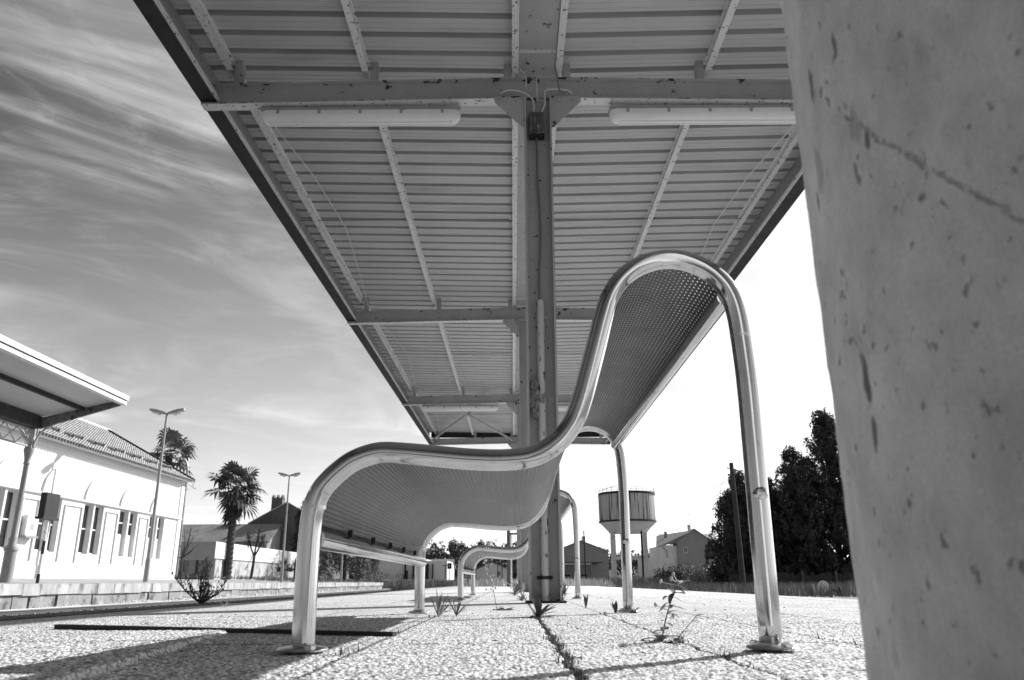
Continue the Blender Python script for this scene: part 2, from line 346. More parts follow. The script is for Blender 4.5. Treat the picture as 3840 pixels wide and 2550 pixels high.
# --- our platform: far part flat, near part real pebbled relief
def pebbles(X, Y, cell):
    gx = np.floor(X/cell).astype(int); gy = np.floor(Y/cell).astype(int)
    f1 = np.full(X.shape, 9.0); f2 = np.full(X.shape, 9.0); hid = np.zeros(X.shape)
    for dx in (-1, 0, 1):
        for dy in (-1, 0, 1):
            cxi = gx+dx; cyi = gy+dy
            h1 = np.modf(np.abs(np.sin(cxi*127.1+cyi*311.7)*43758.5453))[0]; h2 = np.modf(np.abs(np.sin(cxi*269.5+cyi*183.3)*43758.5453))[0]
            h3 = np.modf(np.abs(np.sin(cxi*419.2+cyi*371.9)*43758.5453))[0]
            d = np.hypot(X/cell-(cxi+0.15+0.7*h1), Y/cell-(cyi+0.15+0.7*h2))
            near = d < f1; f2 = np.where(near, f1, np.minimum(f2, d)); hid = np.where(near, h3, hid); f1 = np.where(near, d, f1)
    return f1, f2, hid
px0, px1, py0, py1 = -1.75, 1.25, 1.10, 3.90
nx, ny = 820, 560
xs = np.linspace(px0, px1, nx); ys = py0*(py1/py0)**np.linspace(0, 1, ny)
Xg, Yg = np.meshgrid(xs, ys); f1, f2, hid = pebbles(Xg, Yg, 0.0095)
e = np.clip((f2-f1)*2.2, 0, 1); dome = np.sqrt(np.clip(1-(f1*0.85)**2, 0, 1))
Zg = 0.0030*(e*(2-e))*dome*(0.5+0.8*hid)-0.0030
g1, g2, g3 = pebbles(Xg+9, Yg+5, 0.21); Zg += 0.0022*(g3-0.5)*np.clip((g2-g1)*3, 0, 1)
wv = 0.006*np.sin(Yg*21+1.3)+0.004*np.sin(Yg*57)
for jx, jw, jd in ((0.10, 0.0065, 0.013), (0.405, 0.004, 0.006), (0.785, 0.004, 0.005)):
    Zg -= jd*np.exp(-((Xg-jx+wv)/jw)**2)
edge_line = -0.706-0.157*(Yg-1.548)+0.5*wv
step = np.clip((edge_line-Xg)/0.006, 0, 1)*(1-np.clip((Yg-2.44)/0.03, 0, 1))*np.clip((Xg+1.65)/0.35, 0, 1)
Zg += 0.010*step
fall = np.clip(np.minimum.reduce([(Xg-px0)/0.06, (px1-Xg)/0.06, (py1-Yg)/0.25, (Yg-py0)/0.02]), 0, 1)
Zg = Zg*fall
I = np.arange(nx*ny).reshape(ny, nx); Fq = np.stack([I[:-1, :-1], I[:-1, 1:], I[1:, 1:], I[1:, :-1]], -1).reshape(-1, 4)
V = np.stack([Xg, Yg, Zg], -1).reshape(-1, 3)
XL, XR, Y0, Y1 = -2.30, 2.62, -4.0, 37.0
n0 = len(V)
V2 = np.array([(XL, Y0, 0), (XR, Y0, 0), (XR, py0, 0), (px1, py0, 0), (px0, py0, 0), (XL, py0, 0), (XL, py1, 0), (px0, py1, 0), (px1, py1, 0), (XR, py1, 0), (XR, Y1, 0), (XL, Y1, 0),
               (XL, Y0, -0.66), (XR, Y0, -0.66), (XR, Y1, -0.66), (XL, Y1, -0.66)], float)
F2 = [(0, 1, 2, 5), (5, 4, 7, 6), (3, 2, 9, 8), (6, 9, 10, 11), (12, 0, 11, 15), (1, 13, 14, 10), (11, 10, 14, 15), (13, 1, 0, 12)]
V = np.vstack([V, V2]); Fq = np.vstack([Fq, np.array(F2)+n0])
kind(raw('platform', V, Fq, M['aggregate']), 'structure')
# pale coping at both platform edges
for xa, xb, nm in ((-2.335, -2.299, 'platform_kerb'), (2.60, 2.66, 'platform_kerb')):
    b = MB()
    for k in range(33):
        ya = -3.9+k*1.24; b.box(xa+rng.uniform(-.006, .006), xb+rng.uniform(-.006, .006), ya, ya+1.228, -0.16, -0.004+rng.uniform(0, .003))
    kind(b.build(nm, M['aggregate']), 'structure')
kind(raw('platform_edge_shade', [(-2.30, -4, .004), (-2.06, -4, .004), (-2.06, 37, .004), (-2.30, 37, .004)], [(0, 1, 2, 3)], mat('edge_shade_tone', .13, .95, 0, .5, 5, spots=(.4, 9, .6, .08), bump=.6, bscale=60)), 'structure')  # dark sheet: canopy shadow along the left edge deepened by its colour

# --- track bed and station platform
kind(MB().prism([(-14.0, -0.67), (-14.0, -0.62), (-12.6, -0.64), (-10.2, -0.675)], 'y', -20, 170).build('track_bed', M['soil']), 'structure')
sp = MB(); sp.add([(-14.38, -10, 0.15), (-14.38, 88, 0.15), (-18.6, 88, 0.37), (-18.6, -10, 0.37), (-60, -10, 0.42), (-60, 160, 0.42), (-18.6, 160, 0.37), (-14.38, 91, -0.6)],
                 [(0, 1, 2, 3), (3, 2, 6, 5, 4), (1, 7, 2)])
kind(sp.build('station_platform', M['plat2']), 'structure')
cop = MB(); low = MB()
y = -10.0
while y < 88:
    ln = rng.uniform(0.85, 1.25); cop.box(-14.42, -14.0+rng.uniform(-.015, .015), y, y+ln-0.012, -0.155+rng.uniform(-.02, .01), 0.152+rng.uniform(0, .01)); y += ln
y = -10.0
while y < 88:
    ln = rng.uniform(0.6, 2.6); low.box(-14.40, -14.06+rng.uniform(-.03, .02), y, y+ln-rng.choice([0.02, 0.03, 0.12]), -0.67, -0.17); y += ln
kind(cop.build('platform_coping', M['stain_wall']), 'structure'); kind(low.build('platform_face', mat('damp_masonry', .27, .9, 0, .4, 1.6, spots=(.10, 2.4, .52, .12), spot2=(.5, 1.3, .6, .1), bump=.4, bscale=8)), 'structure')

def rail(x, label, dz=0.0):
    t = thing('rail', label, 'rail', (x, -10, -0.67+dz)); y0, y1 = -10, 170
    def sec(P): return [(px, pz+dz) for px, pz in P]
    MB().prism(sec([(x-.07, -.67), (x+.07, -.67), (x+.07, -.652), (x+.014, -.628), (x+.010, -.545), (x-.010, -.545), (x-.014, -.628), (x-.07, -.652)]), 'y', y0, y1).build('foot_and_web', M['rail'], t)
    MB().prism(sec([(x-.034, -.5449), (x+.034, -.5449), (x+.036, -.515), (x+.030, -.500), (x-.030, -.500), (x-.036, -.515)]), 'y', y0, y1).build('head', M['rail_top'], t)
    c = MB()
    for k in range(90):
        yy = 8+k*0.66; c.box(x+.03, x+.085, yy, yy+.05, -.65+dz, -.625+dz)
    kind(c.build('fastenings', M['black'], t), 'stuff')
    for yy in (26.1, 44.0): MB().box(x+.0145, x+.028, yy-.3, yy+.3, -.62+dz, -.56+dz).build('joint_plate', M['rail'], t)
rail(-13.12, 'long steel rail lying closest to the stone platform wall', 0.015)
rail(-11.40, 'second steel rail of the track, on the side away from the stone wall', -0.06)
# ballast stones heaped between rail and wall
def stones(n, fx, fy, fz, size, name, label=None):
    ico = np.array([(1,0,0),(-1,0,0),(0,1,0),(0,-1,0),(0,0,1),(0,0,-1)], float); tri = np.array([(0,2,4),(2,1,4),(1,3,4),(3,0,4),(2,0,5),(1,2,5),(3,1,5),(0,3,5)])
    c = np.stack([fx(n), fy(n), np.zeros(n)], -1); c[:, 2] = fz(c[:, 0], c[:, 1]); s_ = size*rng.uniform(.6, 1.3, (n, 1, 3))*rng.uniform(.7, 1.2, (n, 1, 1))
    a = rng.uniform(0, 6.28, n); P = ico[None]*s_*(1+rng.uniform(-.25, .25, (n, 6, 1))); ca, sa = np.cos(a)[:, None], np.sin(a)[:, None]
    Q = np.stack([P[..., 0]*ca-P[..., 1]*sa, P[..., 0]*sa+P[..., 1]*ca, P[..., 2]*.8], -1)+c[:, None]
    F = (tri[None]+(np.arange(n)*6)[:, None, None]).reshape(-1, 3); return kind(raw(name, Q.reshape(-1, 3), F, M['ballast']), 'stuff')
stones(9000, lambda n: -13.99+0.78*rng.uniform(0, 1, n)**0.8, lambda n: 16+60*rng.uniform(0, 1, n)**1.5, lambda x, y: -0.60+0.20*np.clip((-13.25-x)/.6, 0, 1)*np.clip((y-19)/16, 0, 1)*(0.7+0.3*np.sin(y*1.3)), 0.055, 'ballast')
stones(3000, lambda n: rng.uniform(-13.0, -11.6, n), lambda n: 16+60*rng.uniform(0, 1, n)**1.5, lambda x, y: -0.66+0*x, 0.05, 'track_ballast')

# ================================================================== PLATFORM CANOPY
CX, SL, YC0, ZB = 0.225, 0.01323, 5.754, 4.06
def zr(y): return ZB+SL*(y-YC0)
HW = 2.95
RY = [-0.42, 5.754, 11.83, 18.2, 24.4]
can = thing('platform_canopy', 'grey steel platform canopy with ribbed roof standing over the bench', 'canopy', (CX, RY[1], 0))
YS, YE = -1.2, 24.55
# roof: ribbed sheets, each half one mesh
def roof_half(sgn):
    pitch = 0.235; prof = []; yy = YS
    rows = []
    while yy < YE:
        for dy, dz in ((0, 0), (.052, 0), (.055, .004), (.060, .004), (.063, 0), (.112, 0), (.115, .004), (.120, .004), (.123, 0), (.163, 0), (.168, .075), (.230, .075), (.2345, 0)):
            rows.append((yy+dy, dz))
        yy += pitch
    vs = []; fs = []
    for (y_, dz) in rows:
        lap = 0.006 if (int((y_-YC0)/3.05) % 2) else 0.0
        for (a, rise) in ((0.04, 0.335), (HW, 0.395)): vs.append((CX+sgn*a, y_, zr(y_)+rise+dz+lap))
    for i in range(len(rows)-1):
        q = (2*i, 2*i+1, 2*i+3, 2*i+2); fs.append(q if sgn < 0 else q[::-1])
    o = MB().add(vs, fs).build('roof_sheet', M['roof'], can); md = o.modifiers.new('thickness', 'SOLIDIFY'); md.thickness = 0.002; md.offset = 1; return o
roof_half(-1); roof_half(1)
def zprism(b, poly, ya, yb):     # section poly (x, dz) swept along the pitched canopy
    n = len(poly); vs = [(x, ya, zr(ya)+z) for x, z in poly]+[(x, yb, zr(yb)+z) for x, z in poly]
    b.add(vs, [tuple(range(n-1, -1, -1)), tuple(range(n, 2*n))]+[(i, (i+1) % n, n+(i+1) % n, n+i) for i in range(n)])
for s in (-1, 1):
    b = MB(); X = lambda d: CX+s*d
    zprism(b, [(X(2.86), .0), (X(2.72), .0), (X(2.72), .008), (X(2.852), .008), (X(2.852), .40), (X(2.86), .40)], YS, YE)
    eb = b.build('edge_beam', M['paint'], can)
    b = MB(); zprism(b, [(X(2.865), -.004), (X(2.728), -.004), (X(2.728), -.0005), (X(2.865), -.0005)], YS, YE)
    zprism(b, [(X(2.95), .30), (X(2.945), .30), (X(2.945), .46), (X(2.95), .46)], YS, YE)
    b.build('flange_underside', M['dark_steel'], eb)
    b = MB(); zprism(b, [(X(2.72), -.003), (X(2.712), -.003), (X(2.712), .045), (X(2.72), .045)], YS, YE); b.build('lip', M['paint_pale'], eb)
    for d, mm in ((2.63, 'paint_pale'), (1.47, 'paint_pale'), (0.185, 'paint_pale')):
        rise = 0.335+0.06*(d-.04)/2.91-.0015
        for i in range(-1, 5):
            ya = RY[i]+.07 if i >= 0 else YS; yb = RY[i+1]-.05 if i < 4 else YE
            if yb-ya < .3: continue
            w = .028; X1, X2, X3, X4 = X(d-w), X(d-.004), X(d+.004), X(d+w); b = MB()
            zprism(b, [(X1, rise-.10), (X4, rise-.10), (X4, rise-.094), (X3, rise-.094), (X3, rise-.006), (X4, rise-.006), (X4, rise), (X1, rise), (X1, rise-.006), (X2, rise-.006), (X2, rise-.094), (X1, rise-.094)], ya, yb)
            b.build('purlin', M[mm], can)
# gutter between the two inner purlins
b = MB(); zprism(b, [(CX-.178, .262), (CX+.178, .262), (CX+.178, .268), (CX-.178, .268)], YS, YE); b.build('gutter', M['paint'], can)
for y_ in RY:
    b = MB(); zprism(b, [(CX-.15, .235), (CX+.15, .235), (CX+.15, .2615), (CX-.15, .2615)], y_-.34, y_-.33)
    b.build('gutter_seam', M['paint_pale'], can)
for y_ in RY:
    for s in (-1, 1):
        b = MB(); z = zr(y_)
        xa, xb = CX+s*0.004, CX+s*2.845
        if s > 0: b.ibeam(xa, xb, y_, z, z-.05, .20, .10)
        else: b.ibeam(xb, xa, y_, z-.05, z, .20, .10)
        rf = b.build('rafter', M['paint_rusty'], can)
        b = MB()
        q = [(xa+s*.16, y_-.049, z-.0045-.05*.057), (xb, y_-.049, z-.0545), (xb, y_+.049, z-.0545), (xa+s*.16, y_+.049, z-.0045-.05*.057)]
        b.hexa(q, [(a_, c_, d_+.004) for a_, c_, d_ in q]); b.build('flange_underside', M['paint_pale'], rf)
        for d in (2.56, 1.40, .255):
            b = MB(); dz = -.05*d/2.845; rise = 0.335+0.06*(d-.04)/2.91-.003
            b.box(CX+s*d-.03, CX+s*d+.03, y_-.045, y_-.0381, z+dz+.195, z+rise)
            b.box(CX+s*d-s*.03-.004, CX+s*d-s*.03+.004, y_-.038, y_+.03, z+dz+.195, z+rise)
            b.build('cleat', M['paint'], rf)
    # column with gussets
    z = zr(y_)-.006; b = MB()
    for s in (-1, 1): b.box(CX+s*.1055-.0075, CX+s*.1055+.0075, y_-.10, y_+.10, 0.0, z)
    cw = b.build('column', M['paint'], can)
    MB().box(CX-.098, CX+.098, y_-.005, y_+.005, 0.0, z-.003).build('web', M['paint'], cw)
    MB().box(CX-.14, CX+.14, y_-.13, y_+.13, 0.001, 0.014).build('base_plate', M['dark_steel'], cw)
    for s in (-1, 1):
        b = MB(); xa = CX+s*.1135
        b.prism([(xa, z-.006), (xa+s*.25, z-.006), (xa+s*.25, z-.06), (xa+s*.02, z-.30), (xa, z-.30)], 'y', y_-.082, y_-.072)
        for dx, dz in ((.06, -.045), (.19, -.045)):
            b.tube([(xa+s*dx, y_-.083, z+dz), (xa+s*dx, y_-.10, z+dz)], .016, 6)
        b.build('gusset', M['paint_rusty'], cw)
# end fascia, bracing rods, earthing wires, splice seams
b = MB(); b.box(CX-2.8, CX+2.8, 24.50, 24.53, zr(24.4)+.205, zr(24.4)+.40); b.build('end_panel', M['dark_steel'], can)
for (xa, xb, dz) in ((-1.9, -.245, 0), (-.785, -2.685, .05)):
    MB().tube([(CX+xa, 18.3, zr(18.3)+.08+dz), (CX+xb, 24.3, zr(24.2)+.10+dz)], .034, 8).build('brace_rod', M['paint'], can)
for s in (-1, 1):
    for i in range(1, 4):
        a, c = RY[i], RY[i+1]; pts = [(CX+s*2.50, a+.1, zr(a)+.15), (CX+s*2.36, a+(c-a)*.3, zr(a)+.29), (CX+s*2.30, a+(c-a)*.52, zr((a+c)/2)+.29), (CX+s*2.42, a+(c-a)*.8, zr(c)+.25), (CX+s*2.52, c-.1, zr(c)+.22)]
        MB().tube(pts, .006, 5).build('stay_wire', M['cable_pale'], can)
for i in range(0, 4):
    yy = (RY[i]+RY[i+1])/2
    MB().box(CX-HW+.1, CX-.25, yy, yy+.006, zr(yy)+.325, zr(yy)+.334).build('sheet_joint', M['cable'], can)
    MB().box(CX+.25, CX+HW-.1, yy, yy+.006, zr(yy)+.325, zr(yy)+.334).build('sheet_joint', M['cable'], can)

# --- fluorescent fittings under the rafters
def fitting(xa, xb, y_, z, label):
    t = thing('fluorescent_light', label, 'light', ((xa+xb)/2, y_, z), 'strip lights under the rafters')
    MB().box(xa, xb, y_-.055, y_+.055, z-.045, z-.012).build('housing', M['paint'], t)
    b = MB(); prof = [(-.064, -.046), (.064, -.046), (.068, -.085), (.054, -.128), (.022, -.145), (-.022, -.145), (-.054, -.128), (-.068, -.085)]
    n = len(prof); xs_ = [xa+.004, xa+.03, xa+.06, xb-.06, xb-.03, xb-.004]; sc = [.55, .86, 1, 1, .86, .55]; vs = []; fs = []
    for x_, k in zip(xs_, sc):
        for (py, pz) in prof: vs.append((x_, y_+py*k, z-.046+(pz+.046)*k))
    for i in range(len(xs_)-1):
        for k in range(n): fs.append((i*n+k, i*n+(k+1) % n, (i+1)*n+(k+1) % n, (i+1)*n+k))
    fs += [tuple(range(n-1, -1, -1)), tuple(range((len(xs_)-1)*n, len(xs_)*n))]
    b.add(vs, fs).build('diffuser', mat_diff, t, True)
    for k in range(5):
        x_ = xa+.15+(xb-xa-.3)*k/4; MB().box(x_-.012, x_+.012, y_-.073, y_-.0685, z-.085, z-.02).build('clip', M['paint'], t)
    for k in (-.022, .022): MB().tube([(xa+.07, y_+k, z-.149), (xb-.07, y_+k, z-.149)], .006, 6).build('ridge', mat_diff, t)
    return t
mat_diff = mat('milky_diffuser', 0.85, 0.35, 0, 0.06, 3)
fitting(-2.12, -.43, 5.80, zr(5.754)-.045, 'long milky strip light under the nearest beam, left of the column')
fitting(.84, 2.53, 5.80, zr(5.754)-.045, 'milky strip light under the nearest beam, right of the column, cut by the pillar')
fitting(-2.15, -.33, 18.25, zr(18.2)-.045, 'small far strip light under the third beam, left of the columns')
fitting(.85, 2.5, 18.25, zr(18.2)-.045, 'far strip light on the third beam, mostly behind the bench back')

# --- junction box, cables, conduit, plastic bag on the nearest column
yf = 5.754-.006
t = thing('junction_box', 'small ribbed rusty junction box high on the nearest column', 'electrical box', (CX-.012, yf, 3.68))
b = MB(); b.box(.155, .271, yf-.07, yf-.001, 3.685, 3.895)
for k in range(4): b.box(.160+k*.028, .182+k*.028, yf-.082, yf-.0705, 3.72, 3.89)
b.build('box', mat('rusty_box', .10, .7, 0, .6, 14, spots=(.3, 20, .6, .05)), t)
MB().box(.148, .278, yf-.085, yf-.001, 3.668, 3.6845).build('lid', M['black'], t)
pth = catmull([(.215, yf-.035, 3.67), (.217, yf-.03, 3.3), (.232, yf-.03, 2.9), (.228, yf-.03, 2.65), (.216, yf-.03, 2.45), (.218, yf-.03, 2.2)], 8)
tag(MB().tube(pth, .0085, 8).build('power_cable', M['cable'], None, True, (.215, yf, 2.2)), 'dark cable running down the column from the ribbed box to the pipe', 'cable')
for pts, lab in (([(.195, yf-.05, 3.895), (.185, yf-.09, 4.0), (.12, yf-.11, 4.05), (.05, yf-.1, 4.085), (-.03, yf-.085, 4.10), (-.09, yf-.06, 4.085)], 'pale cable looping from the ribbed box to the left strip light'),
                 ([(.25, yf-.05, 3.895), (.285, yf-.09, 3.96), (.29, yf-.1, 4.08), (.36, yf-.1, 4.10), (.47, yf-.085, 4.10), (.52, yf-.06, 4.085)], 'pale cable looping from the ribbed box to the right strip light'),
                 ([(.08, yf-.12, 4.28), (.125, yf-.115, 4.22), (.13, yf-.11, 4.12)], 'short pale cable hanging off the gutter left of the column'),
                 ([(.38, yf-.12, 4.30), (.392, yf-.115, 4.2), (.41, yf-.11, 4.08), (.46, yf-.10, 4.06)], 'short dark cable hanging off the gutter right of the column')):
    tag(MB().tube(catmull(pts, 6), .006, 6).build('light_cable', M['cable_pale'] if 'pale' in lab else M['cable'], None, True, pts[0]), lab, 'cable')
t = thing('cable_conduit', 'pale chipped steel conduit pipe clamped to the front of the nearest column', 'pipe', (.222, yf-.035, 0))
MB().tube([(.224, yf-.04, .012), (.221, yf-.04, 2.2), (.221, yf-.04, 2.23)], [.0285, .0285, .024], 20).build('pipe', M['pipe'], t, True)
for z in (.168, 2.10):
    b = MB(); b.tube([(.222, yf-.04, z-.012), (.222, yf-.04, z+.012)], .031, 16); b.box(.168, .277, yf-.010, yf-.001, z-.012, z+.012)
    for x_ in (.176, .27): b.tube([(x_, yf-.02, z), (x_, yf-.001, z)], .011, 8)
    b.build('clamp', M['dark_steel'] if z < 1 else M['pipe'], t)
b = MB(); nb = 40; vs = []
rr = np.random.default_rng(3)
for i in range(14):
    for k in range(12):
        th = 2*math.pi*k/12; zz_ = 1.30+.30*i/13; rad = (.042+.026*math.sin(i*1.9+k*.7)*math.cos(k*2.1))*math.sin(math.pi*(i+.6)/14.2)**.6+rr.uniform(-.009, .009)
        vs.append((.172+rad*math.cos(th)*.9, yf-.045+rad*math.sin(th)*.75, zz_+rr.uniform(-.008, .008)))
fs = [(i*12+k, i*12+(k+1) % 12, (i+1)*12+(k+1) % 12, (i+1)*12+k) for i in range(13) for k in range(12)]
b.add(vs, fs)
for q in range(3): b.add([(.2, yf-.075, 1.42+q*.02), (.245+.01*q, yf-.09, 1.44+.03*q), (.235, yf-.082, 1.40+.03*q)], [(0, 1, 2)])
tag(b.build('plastic_bag', M['bag'], None, False, (.172, yf-.04, 1.3)), 'crumpled plastic bag wedged behind the conduit on the nearest column', 'bag')

# ================================================================== BENCHES
PROF = [(-0.442,.006),(-0.444,.139),(-0.444,.234),(-0.441,.285),(-0.434,.318),(-0.420,.345),(-0.390,.377),(-0.354,.403),(-0.303,.419),(-0.247,.418),(-0.171,.411),(-0.094,.404),(-0.017,.402),(0.047,.411),(0.099,.440),(0.137,.485),(0.159,.538),(0.178,.600),(0.198,.670),(0.218,.740),(0.236,.790),(0.263,.832),(0.301,.864),(0.341,.881),(0.380,.887),(0.421,.882),(0.465,.863),(0.499,.834),(0.522,.797),(0.535,.744),(0.541,.655),(0.544,.547),(0.543,.384),(0.541,.006)]
YN, YF = 1.755, 3.885
bench = thing('platform_bench', 'near polished steel bench with wavy perforated seat filling the foreground', 'bench', (.05, YN, 0), 'wavy steel benches along the platform')
curve = catmull([(x, 0, z) for x, z in PROF], 6)
for y_ in (YN, YF):
    fr = MB().tube([(p.x, y_, p.z) for p in curve], .0242, 28).build('end_frame', M['steel'], bench, 'all')
    for x_ in (-.442, .541):
        b = MB(); b.lathe([(.051, .0), (.053, .003), (.050, .0065), (.03, .009), (.0255, .012)], (x_, y_, .0045), 32)
        b.lathe([(.013, 0), (.013, .008), (.009, .010)], (x_+.022, y_-.036, .009), 6); b.lathe([(.013, 0), (.013, .008), (.009, .010)], (x_-.022, y_+.036, .009), 6)
        b.build('foot_plate', M['plate'], fr, True)
    for zt_, xs_ in ((.300, -.437), (.690, .5392)): MB().tube([(xs_, y_, zt_-.004), (xs_+.0005, y_, zt_+.004)], .0247, 28).build('weld', M['plate'], fr, True)
    b = MB(); b.tube([(.541, y_-.012, .323), (.546, y_-.027, .323), (.546, y_-.030, .323)], [.016, .014, .008], 14); b.build('bolt', M['steel'], fr, True)
# seat sheet: follows the frame between the two rails
i0 = min(range(len(curve)), key=lambda i: abs(curve[i].z-.262)+(9 if curve[i].x > -.4 else 0)); i1 = min(range(len(curve)), key=lambda i: abs(curve[i].z-.772)+(9 if curve[i].x < .4 else 0))
sec = [Vector((-.430, 0, .250))]+[c_.copy() for c_ in curve[i0:i1+1]]+[Vector((.503, 0, .775))]
al = [0.0]
for i in range(1, len(sec)): al.append(al[-1]+(sec[i]-sec[i-1]).length)
T_ = al[-1]; CU, CV, TH = 0.0108, 0.0200, 0.0030
A_ = np.array(al); SX = np.array([p.x for p in sec]); SZ = np.array([p.z for p in sec])
nU = int(T_/CU); CU = T_/nU; nV = int((YF-YN-.03)/CV); CV = (YF-YN-.03)/nV
def ev(u, v, off):
    u = np.clip(u, 0, T_); x = np.interp(u, A_, SX); z = np.interp(u, A_, SZ); d = .012
    tx = np.interp(np.clip(u+d, 0, T_), A_, SX)-np.interp(np.clip(u-d, 0, T_), A_, SX); tz = np.interp(np.clip(u+d, 0, T_), A_, SZ)-np.interp(np.clip(u-d, 0, T_), A_, SZ)
    l_ = np.hypot(tx, tz)+1e-9; return np.stack([x-tz/l_*off, YN+.015+v, z+tx/l_*off], -1)
ring = np.array([(-.5, -.5), (0, -.5), (.5, -.5), (.5, 0), (.5, .5), (0, .5), (-.5, .5), (-.5, 0)]); ang = np.radians([225, 270, 315, 0, 45, 90, 135, 180])
Vs = []; Fs = []; Mi = []; nv = 0
for i in range(nU):
    solid = not (2 <= i < nU-6)
    cu = (i+.5)*CU; js = np.arange(nV)+(.5 if i % 2 else 0.0); js = js[js < nV-.4]; cv = (js+.5)*CV
    outer = np.stack([cu+ring[None, :, 0]*CU+0*cv[:, None], cv[:, None]+ring[None, :, 1]*CV], -1)
    hu, hv = (.23*CU, .24*CV); inner = np.stack([cu+np.cos(ang)[None]*hu+0*cv[:, None], cv[:, None]+np.sin(ang)[None]*hv], -1)
    m_ = len(cv); k8 = np.arange(8); k9 = (k8+1) % 8
    if solid:
        pts = np.concatenate([ev(outer[..., 0], outer[..., 1], 0.0)], 1); Vs.append(pts.reshape(-1, 3)); b0 = nv+np.arange(m_)[:, None]*8
        Mi.append(np.zeros(m_, int)); Fs.append(np.stack([b0+0, b0+2, b0+4, b0+6], -1).reshape(-1, 4)); nv += m_*8; continue
    ot, ob = ev(outer[..., 0], outer[..., 1], 0.0), ev(outer[..., 0], outer[..., 1], -TH)
    it, ib = ev(inner[..., 0], inner[..., 1], .0006), ev(inner[..., 0], inner[..., 1], -TH-.0012)
    pts = np.concatenate([ot, it, ib, ob], 1); Vs.append(pts.reshape(-1, 3)); b0 = nv+np.arange(m_)[:, None]*32
    for q0, q1 in ((0, 8), (8, 16), (16, 24)): Mi.append(np.full(m_*8, int(q0 == 8))); Fs.append(np.stack([b0+q0+k8, b0+q0+k9, b0+q1+k9, b0+q1+k8], -1).reshape(-1, 4))
    nv += m_*32
st = raw('seat_sheet', np.vstack(Vs), np.vstack(Fs), M['perf'], bench); st.data.materials.append(M['cut_edge']); st.data.polygons.foreach_set('material_index', np.concatenate(Mi).astype(np.int32))
MB().tube([(-.433, YN+.006, .232), (-.433, YF-.006, .232)], .021, 24).build('front_rail', M['steel'], bench, True)
MB().tube([(.512, YN+.004, .790), (.512, YF-.004, .790)], .020, 24).build('rear_rail', M['steel'], bench, True)
for k in range(5):
    y_ = YN+.35+k*.35; MB().box(-.432, -.420, y_-.006, y_+.006, .254, .272).build('rail_clip', M['dark_steel'], bench)
b2 = copy_tree(bench); b2.location.y += 5.14
b2['label'] = 'far steel bench with wavy perforated seat, partly hidden by the nearest column'

# ================================================================== CONCRETE PILLAR (right, very near)
pc = (.545, .525); PR = .30; vs = []; fs = []; nr, nz = 160, 220
for j in range(nz):
    z = 3.3*j/(nz-1)
    for k in range(nr):
        th = 2*math.pi*k/nr
        rad = PR+.0003*math.sin(z*31+3*math.cos(th*2))+.0003*math.sin(z*83+th*9)+rng.normal(0, .0004)
        vs.append((pc[0]+rad*math.cos(th), pc[1]+rad*math.sin(th), z))
for j in range(nz-1):
    for k in range(nr): fs.append((j*nr+k, j*nr+(k+1) % nr, (j+1)*nr+(k+1) % nr, (j+1)*nr+k))
fs.append(tuple(range((nz-1)*nr, nz*nr)))
tag(MB().add(vs, fs).build('concrete_pillar', M['concrete_p'], None, 'all', (pc[0], pc[1], 0)), 'pitted round concrete pillar close up along the right side', 'pillar')

# --- black iron bar lying across the slabs
b = MB(); a_, c_ = Vector((-1.503, 2.735, 0)), Vector((-.325, 2.28, 0)); d_ = (c_-a_).normalized(); n_ = Vector((-d_.y, d_.x, 0))
b.hexa([a_-n_*.012, a_+n_*.012, a_+n_*.012+Vector((0, 0, .014)), a_-n_*.012+Vector((0, 0, .014))], [c_-n_*.012, c_+n_*.012, c_+n_*.012+Vector((0, 0, .011)), c_-n_*.012+Vector((0, 0, .011))])
tag(b.build('iron_bar', M['black'], None, False, a_), 'thin black iron bar lying across the paving left of the bench', 'bar')

# ================================================================== STATION BUILDING
XW, YB0, YB1, ZE = -18.5, 12.0, 44.4, 5.62
sta = thing('station_building', 'long white station building with tall paired windows and tiled roof', 'building', (XW-4, 30, .35))
bays = [(24.9, 25.65, 25.78, 26.5), (28.05, 28.8, 28.92, 29.65), (31.15, 31.87, 32.0, 32.55), (34.33, 35.1, 35.23, 35.98), (37.5, 38.38, 38.52, 39.3), (40.68, 41.55, 41.68, 42.4)]
bays = [(18.5, 19.2, 19.35, 20.1), (21.7, 22.4, 22.55, 23.3)]+bays
ops = [(b_[0], b_[1]) for b_ in bays]+[(b_[2], b_[3]) for b_ in bays]; ops.sort()
w = MB(); ZS, ZL = 1.38, 3.5
w.box(XW-.35, XW, YB0, YB1, .2, ZS); w.box(XW-.35, XW, YB0, YB1, ZL, ZE); y = YB0
for a, c in ops: w.box(XW-.35, XW, y, a, ZS, ZL); y = c
w.box(XW-.35, XW, y, YB1, ZS, ZL)
w.box(XW-10, XW-.351, YB1-.35, YB1, .2, ZE); w.box(XW-10, XW-.351, YB0, YB0+.35, .2, ZE); w.box(XW-10, XW-9.65, YB0+.351, YB1-.351, .2, ZE)
w.prism([(XW-10, ZE+.001), (XW, ZE+.001), (XW-5, ZE+2.75)], 'y', YB1-.35, YB1); w.prism([(XW-10, ZE+.001), (XW, ZE+.001), (XW-5, ZE+2.75)], 'y', YB0, YB0+.35)
wall = w.build('wall', M['white_wall'], sta)
d = MB(); d.box(XW+.001, XW+.11, YB0, YB1, 3.53, 3.60); d.box(XW+.001, XW+.05, YB0, YB1, 5.38, 5.44); d.box(XW+.001, XW+.05, YB1-.4, YB1+.05, .3, 5.37)
